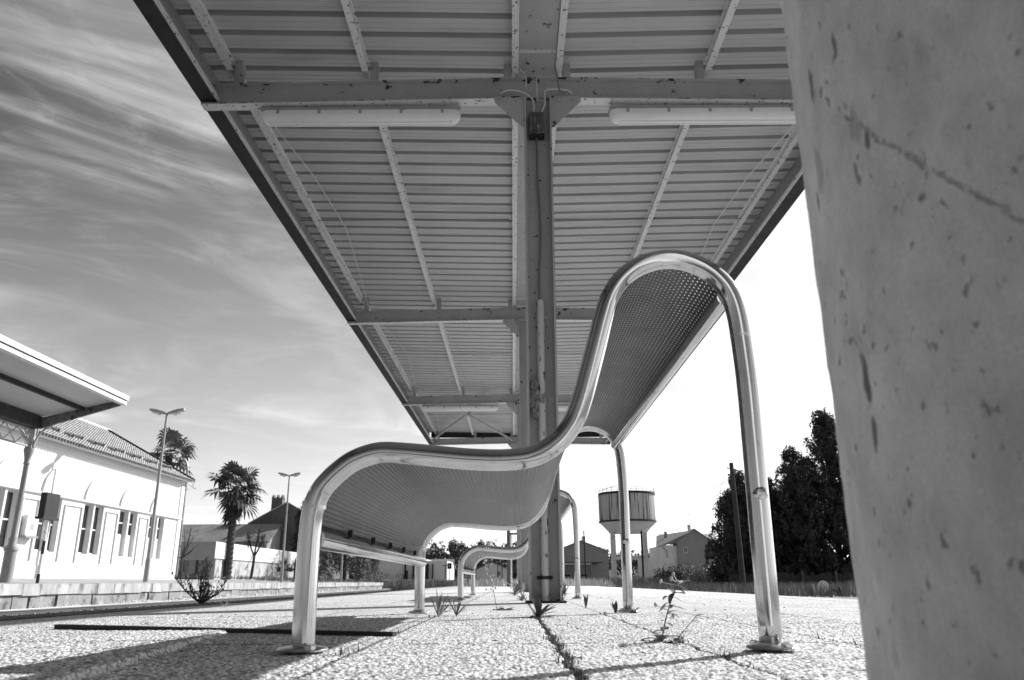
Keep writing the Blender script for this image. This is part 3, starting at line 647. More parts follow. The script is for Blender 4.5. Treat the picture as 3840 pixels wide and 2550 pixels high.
for b_ in bays:
    ym = (b_[0]+b_[3])/2; rad = (b_[3]-b_[0])/2+.16
    for (ra, th_) in ((1.0, .03),):
        th_ = .085; n = 20; poly = [(ym-rad*math.cos(math.pi*k/n), 3.61+1.03*math.sin(math.pi*k/n)) for k in range(n+1)]
        d.prism(poly, 'x', XW+.001, XW+th_)
for i in range(len(bays)-1):
    a, c = bays[i][3]+.22, bays[i+1][0]-.22
    for q in ((a, a+.035, 1.0, 3.3), (c-.035, c, 1.0, 3.3), (a+.036, c-.036, 3.27, 3.3)): d.box(XW+.001, XW+.065, q[0], q[1], q[2], q[3])
d.build('moulding', M['white_wall'], sta)
pl = MB(); pl.box(XW+.001, XW+.03, YB0, YB1, .3, .85); pl.build('plinth', mat('stained_plinth', .62, .9, 0, .12, 2.0, stretch=(1, 1, .4), spots=(.42, 2.4, .56, .15), bump=.2), sta)
for j, (a, c) in enumerate(ops):
    low_ = j % 4 in (0, 1) and False
    half = a > 37
    z0 = 2.33 if half else ZS
    fr = MB(); zf = (z0, ZL)
    for (ya, yb, za, zb) in ((a, a+.06, z0, ZL), (c-.06, c, z0, ZL), (a+.061, c-.061, z0, z0+.07), (a+.061, c-.061, ZL-.07, ZL), (a+.061, c-.061, (z0+ZL)/2-.03, (z0+ZL)/2+.03)): fr.box(XW-.24, XW-.18, ya, yb, za, zb)
    if half: fr.box(XW-.24, XW-.17, a, c, ZS, z0-.001)
    wd = fr.build('window', M['off_white'], sta)
    MB().box(XW-.225, XW-.205, a+.02, c-.02, z0+.02, ZL-.02).build('pane', M['glass_dark'], wd)
rf = MB(); ov = .42; xr, zrg = XW-5, ZE+2.98
nrow = 26
for sgn in (1, -1):
    for k in range(nrow):
        f0, f1_ = k/nrow, (k+1)/nrow; xa = XW+ov if sgn > 0 else XW-10-ov
        P = lambda fq, up: (xa+(xr-xa)*fq, ZE+.06+(zrg-ZE-.06)*fq+up)
        a, c = P(f0, .075), P(f1_, .02)
        rf.add([(a[0], YB0-.3, a[1]), (a[0], YB1+.25, a[1]), (c[0], YB1+.25, c[1]), (c[0], YB0-.3, c[1]), (a[0], YB0-.3, a[1]-.06), (a[0], YB1+.25, a[1]-.06), (c[0], YB1+.25, c[1]-.06), (c[0], YB0-.3, c[1]-.06)],
               [(0, 1, 2, 3), (4, 7, 6, 5), (0, 4, 5, 1), (1, 5, 6, 2), (3, 2, 6, 7), (0, 3, 7, 4)] if sgn > 0 else [(0, 3, 2, 1), (4, 5, 6, 7), (0, 1, 5, 4), (1, 2, 6, 5), (3, 7, 6, 2), (0, 4, 7, 3)])
def tile_mat():
    m = mat('roman_tile', 0.40, 0.85, 0, 0.45, 5.0, spots=(.15, 7, .58, .12), bump=.2, bscale=8); t = m.node_tree; n = t.nodes; l = t.links
    co = n.new('ShaderNodeTexCoord'); wv_ = n.new('ShaderNodeTexWave'); wv_.bands_direction = 'Y'; wv_.inputs['Scale'].default_value = 1.45; wv_.inputs['Distortion'].default_value = .3
    l.new(co.outputs['Object'], wv_.inputs['Vector']); bp = n.new('ShaderNodeBump'); bp.inputs['Strength'].default_value = 1.0; bp.inputs['Distance'].default_value = .16
    l.new(wv_.outputs['Fac'], bp.inputs['Height']); l.new(bp.outputs[0], n['Principled BSDF'].inputs['Normal']); return m
M['roman'] = tile_mat()
roof = rf.build('roof', M['roman'], sta)
rt = MB()
for k in range(75): y = YB0+k*.44; rt.tube([(xr, y, zrg+.02), (xr, y+.43, zrg+.05)], [.13, .15], 8)
rt.build('ridge_tiles', M['tile_pale'], roof)
vg = MB(); vg.hexa([(XW+ov, YB1+.25, ZE+.02), (XW+ov, YB1+.42, ZE+.02), (XW+ov, YB1+.42, ZE+.20), (XW+ov, YB1+.25, ZE+.20)], [(xr, YB1+.25, zrg-.02), (xr, YB1+.42, zrg-.02), (xr, YB1+.42, zrg+.16), (xr, YB1+.25, zrg+.16)])
vg.build('verge', M['dark_steel'], roof)
et = MB()
for k in range(148):
    y = YB0-.2+k*.22; et.tube([(XW+ov-.25, y, ZE+.14), (XW+ov+.09, y, ZE+.03)], .085, 8, cap=False)
o = et.build('eave_tiles', M['tile_pale'], roof, True); kind(o, 'stuff')
hole = MB()
for k in range(148):
    y = YB0-.2+k*.22; hole.tube([(XW+ov-.02, y, ZE+.055), (XW+ov+.05, y, ZE+.04)], .06, 8)
kind(hole.build('tile_opening', M['black'], roof), 'stuff')
vt = MB()
for k in range(34):
    y = YB0+.6+k*.93; fq = .155+.02*(k % 2); xx = XW+ov+(xr-XW-ov)*fq; zv = ZE+.06+(zrg-ZE-.06)*fq
    vt.tube([(xx-.25, y, zv+.2), (xx+.12, y, zv+.07)], [.06, .13], 7)
    
vv = vt.build('vent_tile', M['tile_pale'], roof); kind(vv, 'stuff')
vh = MB()
for k in range(34):
    y = YB0+.6+k*.93; fq = .155+.02*(k % 2); xx = XW+ov+(xr-XW-ov)*fq; zv = ZE+.06+(zrg-ZE-.06)*fq
    vh.tube([(xx+.10, y, zv+.075), (xx+.135, y, zv+.063)], .105, 7)
kind(vh.build('vent_opening', M['black'], roof), 'stuff')
MB().box(XW-.2, XW+ov-.02, YB0-.2, YB1+.2, ZE+.004, ZE+.03).build('soffit', M['off_white'], roof)
t = thing('wall_cabinet', 'pale metal cabinet fixed to the station wall behind the iron post', 'cabinet', (XW, 30.5, 1.9))
MB().box(XW+.0355, XW+.22, 30.05, 30.75, 1.9, 2.65).build('case', M['white_wall'], t); MB().box(XW+.0355, XW+.3, 30.0, 30.8, 1.82, 1.899).build('shelf', M['grey_wall'], t)
MB().box(XW+.2205, XW+.225, 30.3, 30.55, 2.1, 2.35).build('notice', M['corr_dark'], t)

# ================================================================== STATION CANOPY (left edge)
t = thing('station_canopy', 'cast iron station canopy with pale gutter in front of the white building', 'canopy', (-15.1, 24.46, .2))
YA, YZ = 4.0, 24.46; ox, oz, ix, iz = -12.50, 5.66, -15.02, 5.06
def strip(name, pts, th, m, par=t, ya=YA, yb=YZ): return MB().prism(pts, 'y', ya, yb).build(name, m, par)
strip('roof_sheet', [(ox, oz+.09), (ix, iz+.16), (ix, iz+.19), (ox, oz+.12)], 0, mat('pale_roof_sheet', .5, .5, 0, .12, .5, stretch=(3, .3, 1)))
strip('roof_sheet', [(ix-.001, iz+.19), (ix-.001, iz+.16), (ix-2.6, iz+.75), (ix-2.6, iz+.78)], 0, M['roof'])
strip('gutter', [(ox-.02, oz-.06), (ox+.16, oz-.06), (ox+.16, oz+.05), (ox-.02, oz+.05)], 0, M['white_wall'])
strip('gutter_rim', [(ox-.02, oz+.10), (ox+.17, oz+.10), (ox+.19, oz+.24), (ox-.02, oz+.24)], 0, M['white_wall'], ya=YA, yb=YZ+.06)
strip('gutter_gap', [(ox-.01, oz+.051), (ox+.13, oz+.051), (ox+.13, oz+.099), (ox-.01, oz+.099)], 0, M['black'])
px_ = -13.65; pz_ = iz+(oz-iz)*(px_-ix)/(ox-ix)
strip('purlin', [(px_-.05, pz_), (px_+.05, pz_), (px_+.05, pz_+.13), (px_-.05, pz_+.13)], 0, M['dark_steel'], yb=YZ-.06)
strip('valley_beam', [(ix-.16, iz-.22), (ix+.12, iz-.22), (ix+.12, iz+.15), (ix-.16, iz+.15)], 0, M['dark_steel'], yb=YZ-.06)
for y_ in (YZ-.05, YZ-6.3, YZ-12.6):
    b = MB()
    b.hexa([(ix+.1, y_-.05, iz-.2), (ix+.1, y_+.05, iz-.2), (ix+.1, y_+.05, iz+.14), (ix+.1, y_-.05, iz+.14)], [(ox-.03, y_-.05, oz-.08), (ox-.03, y_+.05, oz-.08), (ox-.03, y_+.05, oz+.085), (ox-.03, y_-.05, oz+.085)])
    b.build('end_rafter', mat('flaking_iron', .13, .7, 0, .5, 4, spots=(.03, 6, .56, .05)), t)
    p = MB(); xp = -15.18; p.lathe([(.17, 0), (.17, .9), (.20, .92), (.20, 1.0), (.11, 1.1), (.12, 1.25), (.085, 1.35), (.075, 3.5), (.105, 3.55), (.08, 3.6), (.10, 3.75), (.15, 3.95), (.15, 4.02)], (xp, y_, .2), 14)
    ps = p.build('post', mat('grey_cast_iron', .25, .6, 0, .15, 3), t, True)
    b = MB(); b.box(xp-.10, xp+.10, y_-.08, y_+.08, 4.22, iz-.2)
    b.tube(catmull([(xp+.10, y_, 4.2), (xp+.18, y_, 4.55), (xp+.42, y_, 4.85), (xp+.95, y_, iz+.06)], 5), .035, 6)
    b.tube([(xp+.16, y_, 4.62), (xp+.16, y_, 4.9)], .03, 6)
    b.tube(catmull([(xp+.25, y_, 4.9), (xp+.35, y_, 4.97), (xp+.27, y_, 5.02), (xp+.2, y_, 4.95)], 4), .022, 5)
    for sg in (-1,): b.tube(catmull([(xp, y_+sg*.1, 4.25), (xp, y_+sg*.22, 4.6), (xp, y_+sg*.6, 4.85)], 5), .03, 6)
    b.tube(catmull([(xp-.10, y_, 4.2), (xp-.18, y_, 4.55), (xp-.42, y_, 4.85), (xp-.95, y_, iz+.06)], 5), .035, 6)
    b.build('bracket', M['paint_rusty'], ps)
b = MB(); xp = -15.18
b.tube([(xp, YA, 4.28), (xp, YZ, 4.28)], .035, 6); b.tube([(xp, YA, 4.82), (xp, YZ, 4.82)], .035, 6)
for k in range(30):
    y = YZ-.2-k*.62; b.tube([(xp, y, 4.29), (xp, y-.62, 4.81)], .018, 5); b.tube([(xp+.02, y, 4.81), (xp+.02, y-.62, 4.29)], .018, 5)
b.build('lattice', M['paint'], t)

# ================================================================== LEFT PLATFORM FURNITURE
def street_lamp(x, y_, z, h, label):
    t = thing('street_lamp', label, 'lamp post', (x, y_, z), 'two-headed lamp posts on the station platform')
    MB().lathe([(.11, 0), (.11, .9), (.085, 1.0), (.045, h)], (x, y_, z), 12).build('pole', M['galv'], t, True)
    for s in (-1, 1):
        b = MB(); zt = z+h
        def ring(q, w_, d0, d1): return [(q[0], q[1]-w_, q[2]-d0), (q[0], q[1]+w_, q[2]-d0), (q[0], q[1]+w_*.7, q[2]+d1), (q[0], q[1]-w_*.7, q[2]+d1)]
        a = ring((x+s*.05, y_, zt-.02), .06, .05, .05); m_ = ring((x+s*.45, y_, zt+.06), .16, .08, .09); e_ = ring((x+s*.76, y_, zt+.15), .11, .05, .05)
        if s < 0: a, m_, e_ = a[::-1], m_[::-1], e_[::-1]
        b.hexa(a, m_); b.hexa(m_, e_); hd = b.build('lamp_head', M['paint'], t)
        g = MB(); q = [(x+s*.30, y_-.12, zt-.04), (x+s*.30, y_+.12, zt-.04), (x+s*.68, y_+.10, zt+.07), (x+s*.68, y_-.10, zt+.07)]
        q2 = [(x+s*.33, y_-.08, zt-.12), (x+s*.33, y_+.08, zt-.12), (x+s*.64, y_+.06, zt-.02), (x+s*.64, y_-.06, zt-.02)]
        g.hexa(q2, q); g.build('lens', M['lamp_glass'], hd)
street_lamp(-15.4, 34.2, .22, 7.2, 'tall two-headed lamp post in front of the white station wall')
street_lamp(-15.4, 54.2, .20, 7.05, 'two-headed lamp post in front of the dark gabled house')
street_lamp(-15.45, 73.2, .18, 7.0, 'lamp post before the dark willow, its heads behind the bench seat')
t = thing('signal_box', 'black display box facing away on a striped black and white post', 'sign', (-14.8, 25.4, .17))
b = MB(); pz = [(.17, .45, 1), (.45, 1.05, 0), (1.05, 1.45, 1), (1.45, 2.05, 0)]
p = MB()
for a, c, m_ in pz: p.tube([(-14.8, 25.4, a), (-14.8, 25.4, c)], .05, 10, mi=m_)
p.build('post', [M['white_disc'], M['black']], t)
MB().box(-14.9, -14.7, 24.98, 25.72, 2.18, 2.92).build('box', M['black_box'], t)
b = MB(); b.box(-14.93, -14.67, 24.9, 25.8, 2.10, 2.178); b.build('base', M['black'], t)
b = MB(); b.tube([(-14.8, 25.4, 1.7), (-14.8, 25.18, 1.85), (-14.8, 25.15, 2.1)], .03, 6); b.tube([(-14.8, 25.15, 1.5), (-14.8, 25.15, 1.9)], .07, 8); b.tube([(-14.8, 25.5, 1.5), (-14.8, 25.55, 2.1)], .025, 6); b.build('wiring', M['galv'], t)
t = thing('dwarf_signal', 'small black ground signal on a white panel against the stone platform face', 'signal', (-13.9, 56, -.6))
MB().box(-13.98, -13.94, 55.4, 56.9, -.6, .12).build('panel', M['white_disc'], t)
b = MB(); b.tube([(-13.93, 56.5, -.05), (-13.75, 56.4, -.05)], .16, 12); b.tube([(-13.93, 56.5, -.42), (-13.75, 56.4, -.42)], .16, 12); b.build('lamp', M['black'], t)

# ================================================================== VEGETATION HELPERS
def crown(name, clumps, per, leaf, m, parent, flat=0.8, elong=1.0, seed=1, droop=0.0):
    """leaf-sized faces spread through clumps [(x,y,z,r)] - one mesh"""
    g = np.random.default_rng(seed); C_ = []; 
    for (x, y_, z, r_) in clumps:
        n = max(6, int(per*(r_/.6)**2)); d_ = g.normal(size=(n, 3)); d_ /= np.linalg.norm(d_, axis=1)[:, None]
        rad = r_*g.uniform(.25, 1.0, n)**.5; p = d_*rad[:, None]; p[:, 2] *= flat; C_.append(p+np.array((x, y_, z)))
    C_ = np.vstack(C_); n = len(C_)
    a = g.normal(size=(n, 3)); a[:, 2] += .25; a /= np.linalg.norm(a, axis=1)[:, None]; a[:, 2] -= droop; 
    a /= np.linalg.norm(a, axis=1)[:, None]
    b_ = np.cross(a, g.normal(size=(n, 3))); b_ /= np.linalg.norm(b_, axis=1)[:, None]
    s1 = (leaf*g.uniform(.5, 1.3, n)*elong)[:, None]; s2 = (leaf*g.uniform(.3, .8, n))[:, None]/max(1, elong)
    V = np.stack([C_-a*s1, C_+b_*s2, C_+a*s1, C_-b_*s2], 1).reshape(-1, 3)
    return raw(name, V, np.arange(n*4).reshape(-1, 4), m, parent)
def limbs(name, base, h, r_, ends, m, parent, lean=(0, 0)):
    b = MB(); x, y_, z = base
    tr = catmull([(x, y_, z), (x+lean[0]*.4, y_+lean[1]*.4, z+h*.5), (x+lean[0], y_+lean[1], z+h)], 5)
    b.tube(tr, [r_*(1-.7*i/(len(tr)-1)) for i in range(len(tr))], 8)
    for (ex, ey, ez) in ends:
        k = min(len(tr)-1, max(1, int(len(tr)*min(.95, max(.15, ((ez-z)/h)*.75))))); s_ = tr[k]; md = (s_+Vector((ex, ey, ez)))/2+Vector((0, 0, .08*h*.3))
        b.tube([s_, md, (ex, ey, ez)], [r_*.35, r_*.22, r_*.08], 5)
    return b.build(name, m, parent, True)
def pine(x, y_, z, h, rad, label, seed, group='pines behind the fence', dens=60):
    g = np.random.default_rng(seed); t = thing('pine_tree', label, 'tree', (x, y_, z), group); cl = []
    nlev = int(h*1.9)
    for i in range(nlev):
        f_ = .06+.94*i/nlev; zz_ = z+h*f_; rr_ = rad*(1-f_)**.6*(.78+.22*math.sin(i*2.3+seed))+.15
        for k in range(max(3, int(4+rr_*5.5))):
            a = g.uniform(0, 6.28); q = rr_*g.uniform(.35, 1.08); cl.append((x+q*math.cos(a), y_+q*math.sin(a), zz_+g.uniform(-.25, .35)+.25*q/rad, g.uniform(.30, .62)))
    for k in range(int(h*5)):
        f_ = g.uniform(.12, .98); rr_ = rad*(1-f_)**.6+.1; a = g.uniform(0, 6.28); q = rr_*g.uniform(.9, 1.12); zb_ = z+h*f_
        for j in range(3): cl.append((x+q*math.cos(a), y_+q*math.sin(a), zb_+.28*j, .22-.04*j))
    cl.append((x, y_, z+h, .3))
    crown('crown', cl, dens*2.0, .12, M['leaf_dark'], t, 1.0, 1.5, seed)
    limbs('trunk', (x, y_, z), h*.97, .05+h*.018, [c_[:3] for c_ in cl[::5]], M['bark'], t)
def bush(name, label, cat, loc, clumps, m, per=70, leaf=.09, seed=1, group=None, elong=1.0, stems=True):
    t = thing(name, label, cat, loc, group); crown('foliage', clumps, per, leaf, m, t, .9, elong, seed)
    if stems:
        b = MB()
        for c_ in clumps[::2]: b.tube([(loc[0], loc[1], loc[2]), c_[:3]], [.04, .012], 5)
        b.build('stem', M['bark'], t)
    return t
def box_clumps(x0, x1, y0, y1, z0, z1, r_, n, seed=1):
    g = np.random.default_rng(seed); return [(g.uniform(x0, x1), g.uniform(y0, y1), g.uniform(z0, z1), r_*g.uniform(.7, 1.25)) for _ in range(n)]
def fan(b, c, out, L_, w_, n=13, up=Vector((0, 0, 1))):
    """one fan leaf: a stalk and a pleated disc of narrow blades"""
    c = Vector(c); o = Vector(out).normalized(); hub = c+o*L_*.55+Vector((0, 0, -.10*L_)); b.tube([c, c+o*L_*.3, hub], [.02, .016, .012], 4)
    side = o.cross(up); side = side.normalized() if side.length > .01 else Vector((1, 0, 0)); nrm = side.cross(o)
    tiltv = random.uniform(-.5, .5); s2 = (side*math.cos(tiltv)+nrm*math.sin(tiltv))
    for k in range(n):
        th = (k/(n-1)-.5)*R(230); d_ = o*math.cos(th)+s2*math.sin(th); tip = hub+d_*L_*(.62-.12*abs(th)/2)+Vector((0, 0, -.14*L_*random.uniform(.5, 1.6)))
        q = d_.cross(nrm).normalized()*w_; m_ = hub+d_*L_*.38
        b.add([hub, m_+q, tip, m_-q], [(0, 1, 2, 3)])
def palm(x, y_, z, h, rad, label, seed, trunk_r=.2, n=46, skirt=True):
    random.seed(seed); t = thing('fan_palm', label, 'palm', (x, y_, z)); b = MB(); top = Vector((x, y_, z+h)); dk = MB()
    for k in range(n):
        el = R(random.uniform(-50, 80)); a = random.uniform(0, 6.28); fan(b, top+Vector((0, 0, .25*math.sin(el))), (math.cos(a)*math.cos(el), math.sin(a)*math.cos(el), math.sin(el)), rad*random.uniform(.8, 1.08), rad*.055)
    b.build('frond', M['palm'], t)
    if skirt:
        for k in range(40):
            a = random.uniform(0, 6.28); zz_ = -random.uniform(.2, 1.7); fan(dk, top+Vector((.1*math.cos(a), .1*math.sin(a), zz_)), (math.cos(a)*.42, math.sin(a)*.42, -1), rad*random.uniform(.38, .6), rad*.03, 9, Vector((math.cos(a), math.sin(a), .3)))
        dk.build('dead_frond', M['bark'], t)
    tr = MB(); pr = []
    for i in range(40): pr.append((trunk_r*(1+.22*(i % 2))*(1.1-.15*i/40), h*i/39))
    tr.lathe(pr, (x, y_, z), 12); tr.build('trunk', M['bark'], t)
    return t

# ================================================================== LEFT BACKGROUND
palm(-21.75, 62, .42, 7.0, 2.25, 'tall fan palm with dead frond skirt in front of the long tiled shed', 5, .25, 38)
palm(-26.4, 60, .42, 9.3, 1.95, 'bushy palm head rising behind the end of the station roof', 8, .22, 24)
# cabbage tree with three heads
t = thing('cabbage_tree', 'small forked tree with spiky round heads before the white sheet wall', 'tree', (-18.55, 58, .42)); b = MB()
b.tube(catmull([(-18.65, 58, .42), (-18.58, 58, 1.3), (-18.54, 58, 2.05)], 4), [.11]*4+[.1]*4+[.09], 8)
heads = [(-19.05, 58, 3.15), (-18.05, 58, 3.1), (-18.5, 58.4, 3.5)]
for q in heads: b.tube([(-18.54, 58, 2.0), ((q[0]-18.54)/2, 58, 2.45), q], [.07, .06, .05], 6)
b.build('trunk', M['bark'], t); b = MB(); random.seed(2)
for q in heads:
    for k in range(110):
        d_ = Vector((random.gauss(0, 1), random.gauss(0, 1), random.gauss(.2, .9))).normalized(); L_ = random.uniform(.5, .85); c_ = Vector(q); s_ = d_.cross(Vector((0, 0, 1))).normalized()*.022
        b.add([c_, c_+d_*L_*.5+s_, c_+d_*L_+Vector((0, 0, -.1)), c_+d_*L_*.5-s_], [(0, 1, 2, 3)])
b.build('crown', M['leaf'], t)
# bare tree beside the station corner
t = thing('bare_tree', 'small crooked tree with thin foliage beside the station corner', 'tree', (-21.35, 52, .42)); b = MB()
b.tube(catmull([(-21.4, 52, .42), (-21.25, 52, 1.1), (-21.25, 52, 1.9), (-21.0, 52, 2.6), (-20.9, 52, 3.6)], 5), [.09-.003*i for i in range(21)], 7)
ends = [(-20.3, 52, 2.6), (-21.6, 52, 2.7), (-20.7, 52.2, 3.2), (-21.3, 52, 3.5), (-21.75, 51.8, 1.7), (-20.6, 52, 2.2)]
for q in ends: b.tube(catmull([(-21.22, 52, 1.75), ((q[0]-21.2)/2+.05, 52, (q[2]+1.8)/2), q], 4), [.05-.005*i for i in range(9)], 5)
b.build('trunk', M['bark'], t); crown('crown', [(-21.0, 52, 3.7, .45), (-20.6, 52, 3.2, .35), (-21.4, 52, 3.3, .4), (-21.2, 52, 2.9, .3), (-20.8, 52, 2.8, .35)], 60, .05, M['leaf'], t, 1, 1.4, 4)
# curved lamp pole with ivy beside the station
t = thing('curved_lamp_pole', 'tall pole with a hooked arm and ivy behind the station corner', 'lamp post', (-22.6, 55, .42))
MB().tube(catmull([(-22.75, 55, .42), (-22.75, 55, 3), (-22.8, 55, 6), (-22.82, 55, 7.6), (-22.95, 55, 8.25), (-23.25, 55, 8.55)], 6), .085, 8).build('pole', M['galv'], t, True)
crown('ivy', [(-22.9, 55, z, .22) for z in (4.2, 4.8, 5.3, 6.0, 6.4, 6.8)]+[(-22.4, 55, 6.6, .3), (-22.5, 55, 6.9, .25)], 45, .09, M['leaf'], t, 1.2, 1.6, 9)

def gable_house(name, label, x0, x1, y0, y1, zb, ze, zr_, axis, wm, rm, ov=.3, group=None, parent_extra=None, cat='house'):
    t = thing(name, label, cat, ((x0+x1)/2, y0, zb), group); b = MB(); b.box(x0, x1, y0, y1, zb, ze)
    if axis == 'y':      # ridge along y, gable faces the camera
        xm = (x0+x1)/2; b.prism([(x0, ze+.001), (x1, ze+.001), (xm, zr_-.05)], 'y', y0, y1)
    else:
        ym = (y0+y1)/2; b.prism([(y0, ze+.001), (y1, ze+.001), (ym, zr_-.05)], 'x', x0, x1)
    b.build('wall', wm, t); r_ = MB(); th = .14
    if axis == 'y':
        sl = (zr_-ze)/(xm-x0)
        for s in (-1, 1):
            xe = (x0-ov) if s < 0 else (x1+ov); zee = ze-sl*ov
            q = [(xe, zee), (xm, zr_), (xm, zr_+th), (xe, zee+th)]; r_.prism(q, 'y', y0-ov, y1+ov)
    else:
        sl = (zr_-ze)/(ym-y0)
        for s in (-1, 1):
            ye = (y0-ov) if s < 0 else (y1+ov); zee = ze-sl*ov
            q = [(ye, zee), (ym, zr_), (ym, zr_+th), (ye, zee+th)]; r_.prism(q, 'x', x0-ov, x1+ov)
    rf_ = r_.build('roof', rm, t); return t, rf_
def window(t, x0, x1, y_, z0, z1, dirx=False):
    b = MB()
    b.box(x0, x1, y_-.06, y_+.02, z0, z1); wd = b.build('window', M['off_white'], t); MB().box(x0+.09, (x0+x1)/2-.04, y_-.075, y_-.0605, z0+.09, z1-.09).build('pane', M['glass_dark'], wd); MB().box((x0+x1)/2+.04, x1-.09, y_-.075, y_-.0605, z0+.09, z1-.09).build('pane', M['glass_dark'], wd)
# long tiled shed
def tile_rows(name, base):
    m = mat(name, base, .85, 0, .3, 1.0); tt = m.node_tree; n = tt.nodes; l = tt.links; co = n.new('ShaderNodeTexCoord'); wv_ = n.new('ShaderNodeTexWave'); wv_.bands_direction = 'Z'; wv_.inputs['Scale'].default_value = 2.2; wv_.inputs['Distortion'].default_value = .6; wv_.inputs['Detail'].default_value = 3
    l.new(co.outputs['Object'], wv_.inputs['Vector']); bp = n.new('ShaderNodeBump'); bp.inputs['Strength'].default_value = 1; bp.inputs['Distance'].default_value = .12; l.new(wv_.outputs['Fac'], bp.inputs['Height']); l.new(bp.outputs[0], n['Principled BSDF'].inputs['Normal']); return m
M['rows'] = tile_rows('old_tile_rows', .30)
gable_house('long_shed', 'long low shed with brown tiled roof behind the palm', -44, -27.5, 90, 98, .42, 4.6, 6.65, 'x', M['grey_wall'], M['rows'], cat='shed')
t, rf_ = gable_house('gabled_house', 'dark weathered gabled house with a chimney behind the palm', -31.4, -22.6, 95, 112, .42, 6.9, 9.35, 'y', M['dark_wall'], M['tile_pale'], .1)
b = MB(); b.box(-29.5, -28.2, 97, 98.2, 7.4, 10.05); ch = b.build('chimney', M['dark_wall'], t); b = MB()
for x_ in (-29.4, -28.85, -28.3): b.prism([(x_-.17, 10.051), (x_+.17, 10.051), (x_, 10.55)], 'y', 97.1, 98.1)
b.build('chimney_pot', M['dark_wall'], ch)
b = MB(); b.tube([(-26.95, 94.96, 8.15), (-26.95, 94.99, 8.15)], .25, 12); b.build('vent', M['black'], t)
# sheet metal wall on a masonry base
t = thing('sheet_wall', 'white corrugated sheet wall on a stained masonry base behind the palm', 'wall', (-22.0, 60, .42))
MB().box(-22.5, -22.02, 60, 90, .3, 1.9).build('base_wall', M['stain_wall'], t)
MB().box(-26.5, -22.501, 61.2, 61.6, .3, 1.9).build('end_wall', M['stain_wall'], t)
def corr(x0, x1, y0, y1, z0, z1, axis, amp=.025, n=9):
    b = MB(); k = 0; zs = [z0+(z1-z0)*i/(n*4) for i in range(n*4+1)]; pr = [(z, amp*(1 if (i % 4) in (1, 2) else 0)) for i, z in enumerate(zs)]
    for i in range(len(pr)-1):
        (za, a), (zb_, c) = pr[i], pr[i+1]
        if axis == 'x': b.add([(x0+a, y0, za), (x0+a, y1, za), (x0+c, y1, zb_), (x0+c, y0, zb_)], [(0, 1, 2, 3)])
        else: b.add([(x0, y0-a, za), (x1, y0-a, za), (x1, y0-c, zb_), (x0, y0-c, zb_)], [(0, 1, 2, 3)])
    return b
o = corr(-21.95, 0, 59.5, 92, 1.9, 3.1, 'x').build('side_sheet', M['corr_white'], t); o.modifiers.new('t', 'SOLIDIFY').thickness = -.01
o = corr(-26.5, -21.96, 59.5, 0, 1.78, 3.08, 'y').build('end_sheet', M['corr_dark'], t); o.modifiers.new('t', 'SOLIDIFY').thickness = -.01  # end away from the sun: its shade is put into a darker sheet colour
MB().tube([(-23.2, 59.55, .42), (-23.2, 59.55, 1.8)], .1, 8).build('post', M['bark'], t)
# plants along that wall
for (x_, lab, sd) in ((-16.95, 'left spiky yucca clump beside the far lamp post', 3), (-16.1, 'right spiky yucca clump partly behind the bench leg', 4)):
    random.seed(sd); t = thing('yucca', lab, 'plant', (x_, 60, .42), 'yuccas by the lamp post'); b = MB()
    for hx, hz in ((0, 1.0), (.3, .55), (-.3, .5)):
        for k in range(60):
            d_ = Vector((random.gauss(0, .8), random.gauss(0, .8), random.uniform(.1, 1.3))).normalized(); L_ = random.uniform(.4, .8); c_ = Vector((x_+hx, 60, .42+hz)); s_ = d_.cross(Vector((0, 0, 1))).normalized()*.03
            b.add([c_, c_+d_*L_*.4+s_, c_+d_*L_, c_+d_*L_*.4-s_], [(0, 1, 2, 3)])
    b.build('leaves', M['leaf'], t); MB().tube([(x_, 60, .42), (x_, 60, 1.45)], .08, 6).build('stem', M['bark'], t)
bush('shrub', 'pale sparse shrub against the white sheet wall base', 'shrub', (-18.0, 64, .42), [(-18.0, 64, 1.0, .3), (-17.8, 64, .8, .3), (-18.2, 64, .75, .25)], M['leaf_pale'], 40, .06, 5)
bush('hedge_block', 'clipped dark hedge block beside the bench front leg', 'hedge', (-17.7, 75, .3), box_clumps(-18.1, -17.3, 74.6, 75.4, .45, 1.5, .32, 26, 1), M['leaf'], 80, .07, 6, 'clipped hedges by the willow', stems=False)
bush('hedge_block', 'lower clipped hedge block with pale sunlit side under the bench rail', 'hedge', (-16.9, 75.3, .3), box_clumps(-17.1, -16.7, 75, 75.6, .4, 1.15, .28, 16, 2), M['leaf'], 80, .07, 7, 'clipped hedges by the willow', stems=False)
bush('hedge_block', 'flat topped dark hedge block right of the willow', 'hedge', (-14.4, 78, .25), box_clumps(-15.0, -13.8, 77.6, 78.4, .35, 1.0, .3, 26, 3), M['leaf_dark'], 80, .07, 8, 'clipped hedges by the willow', stems=False)
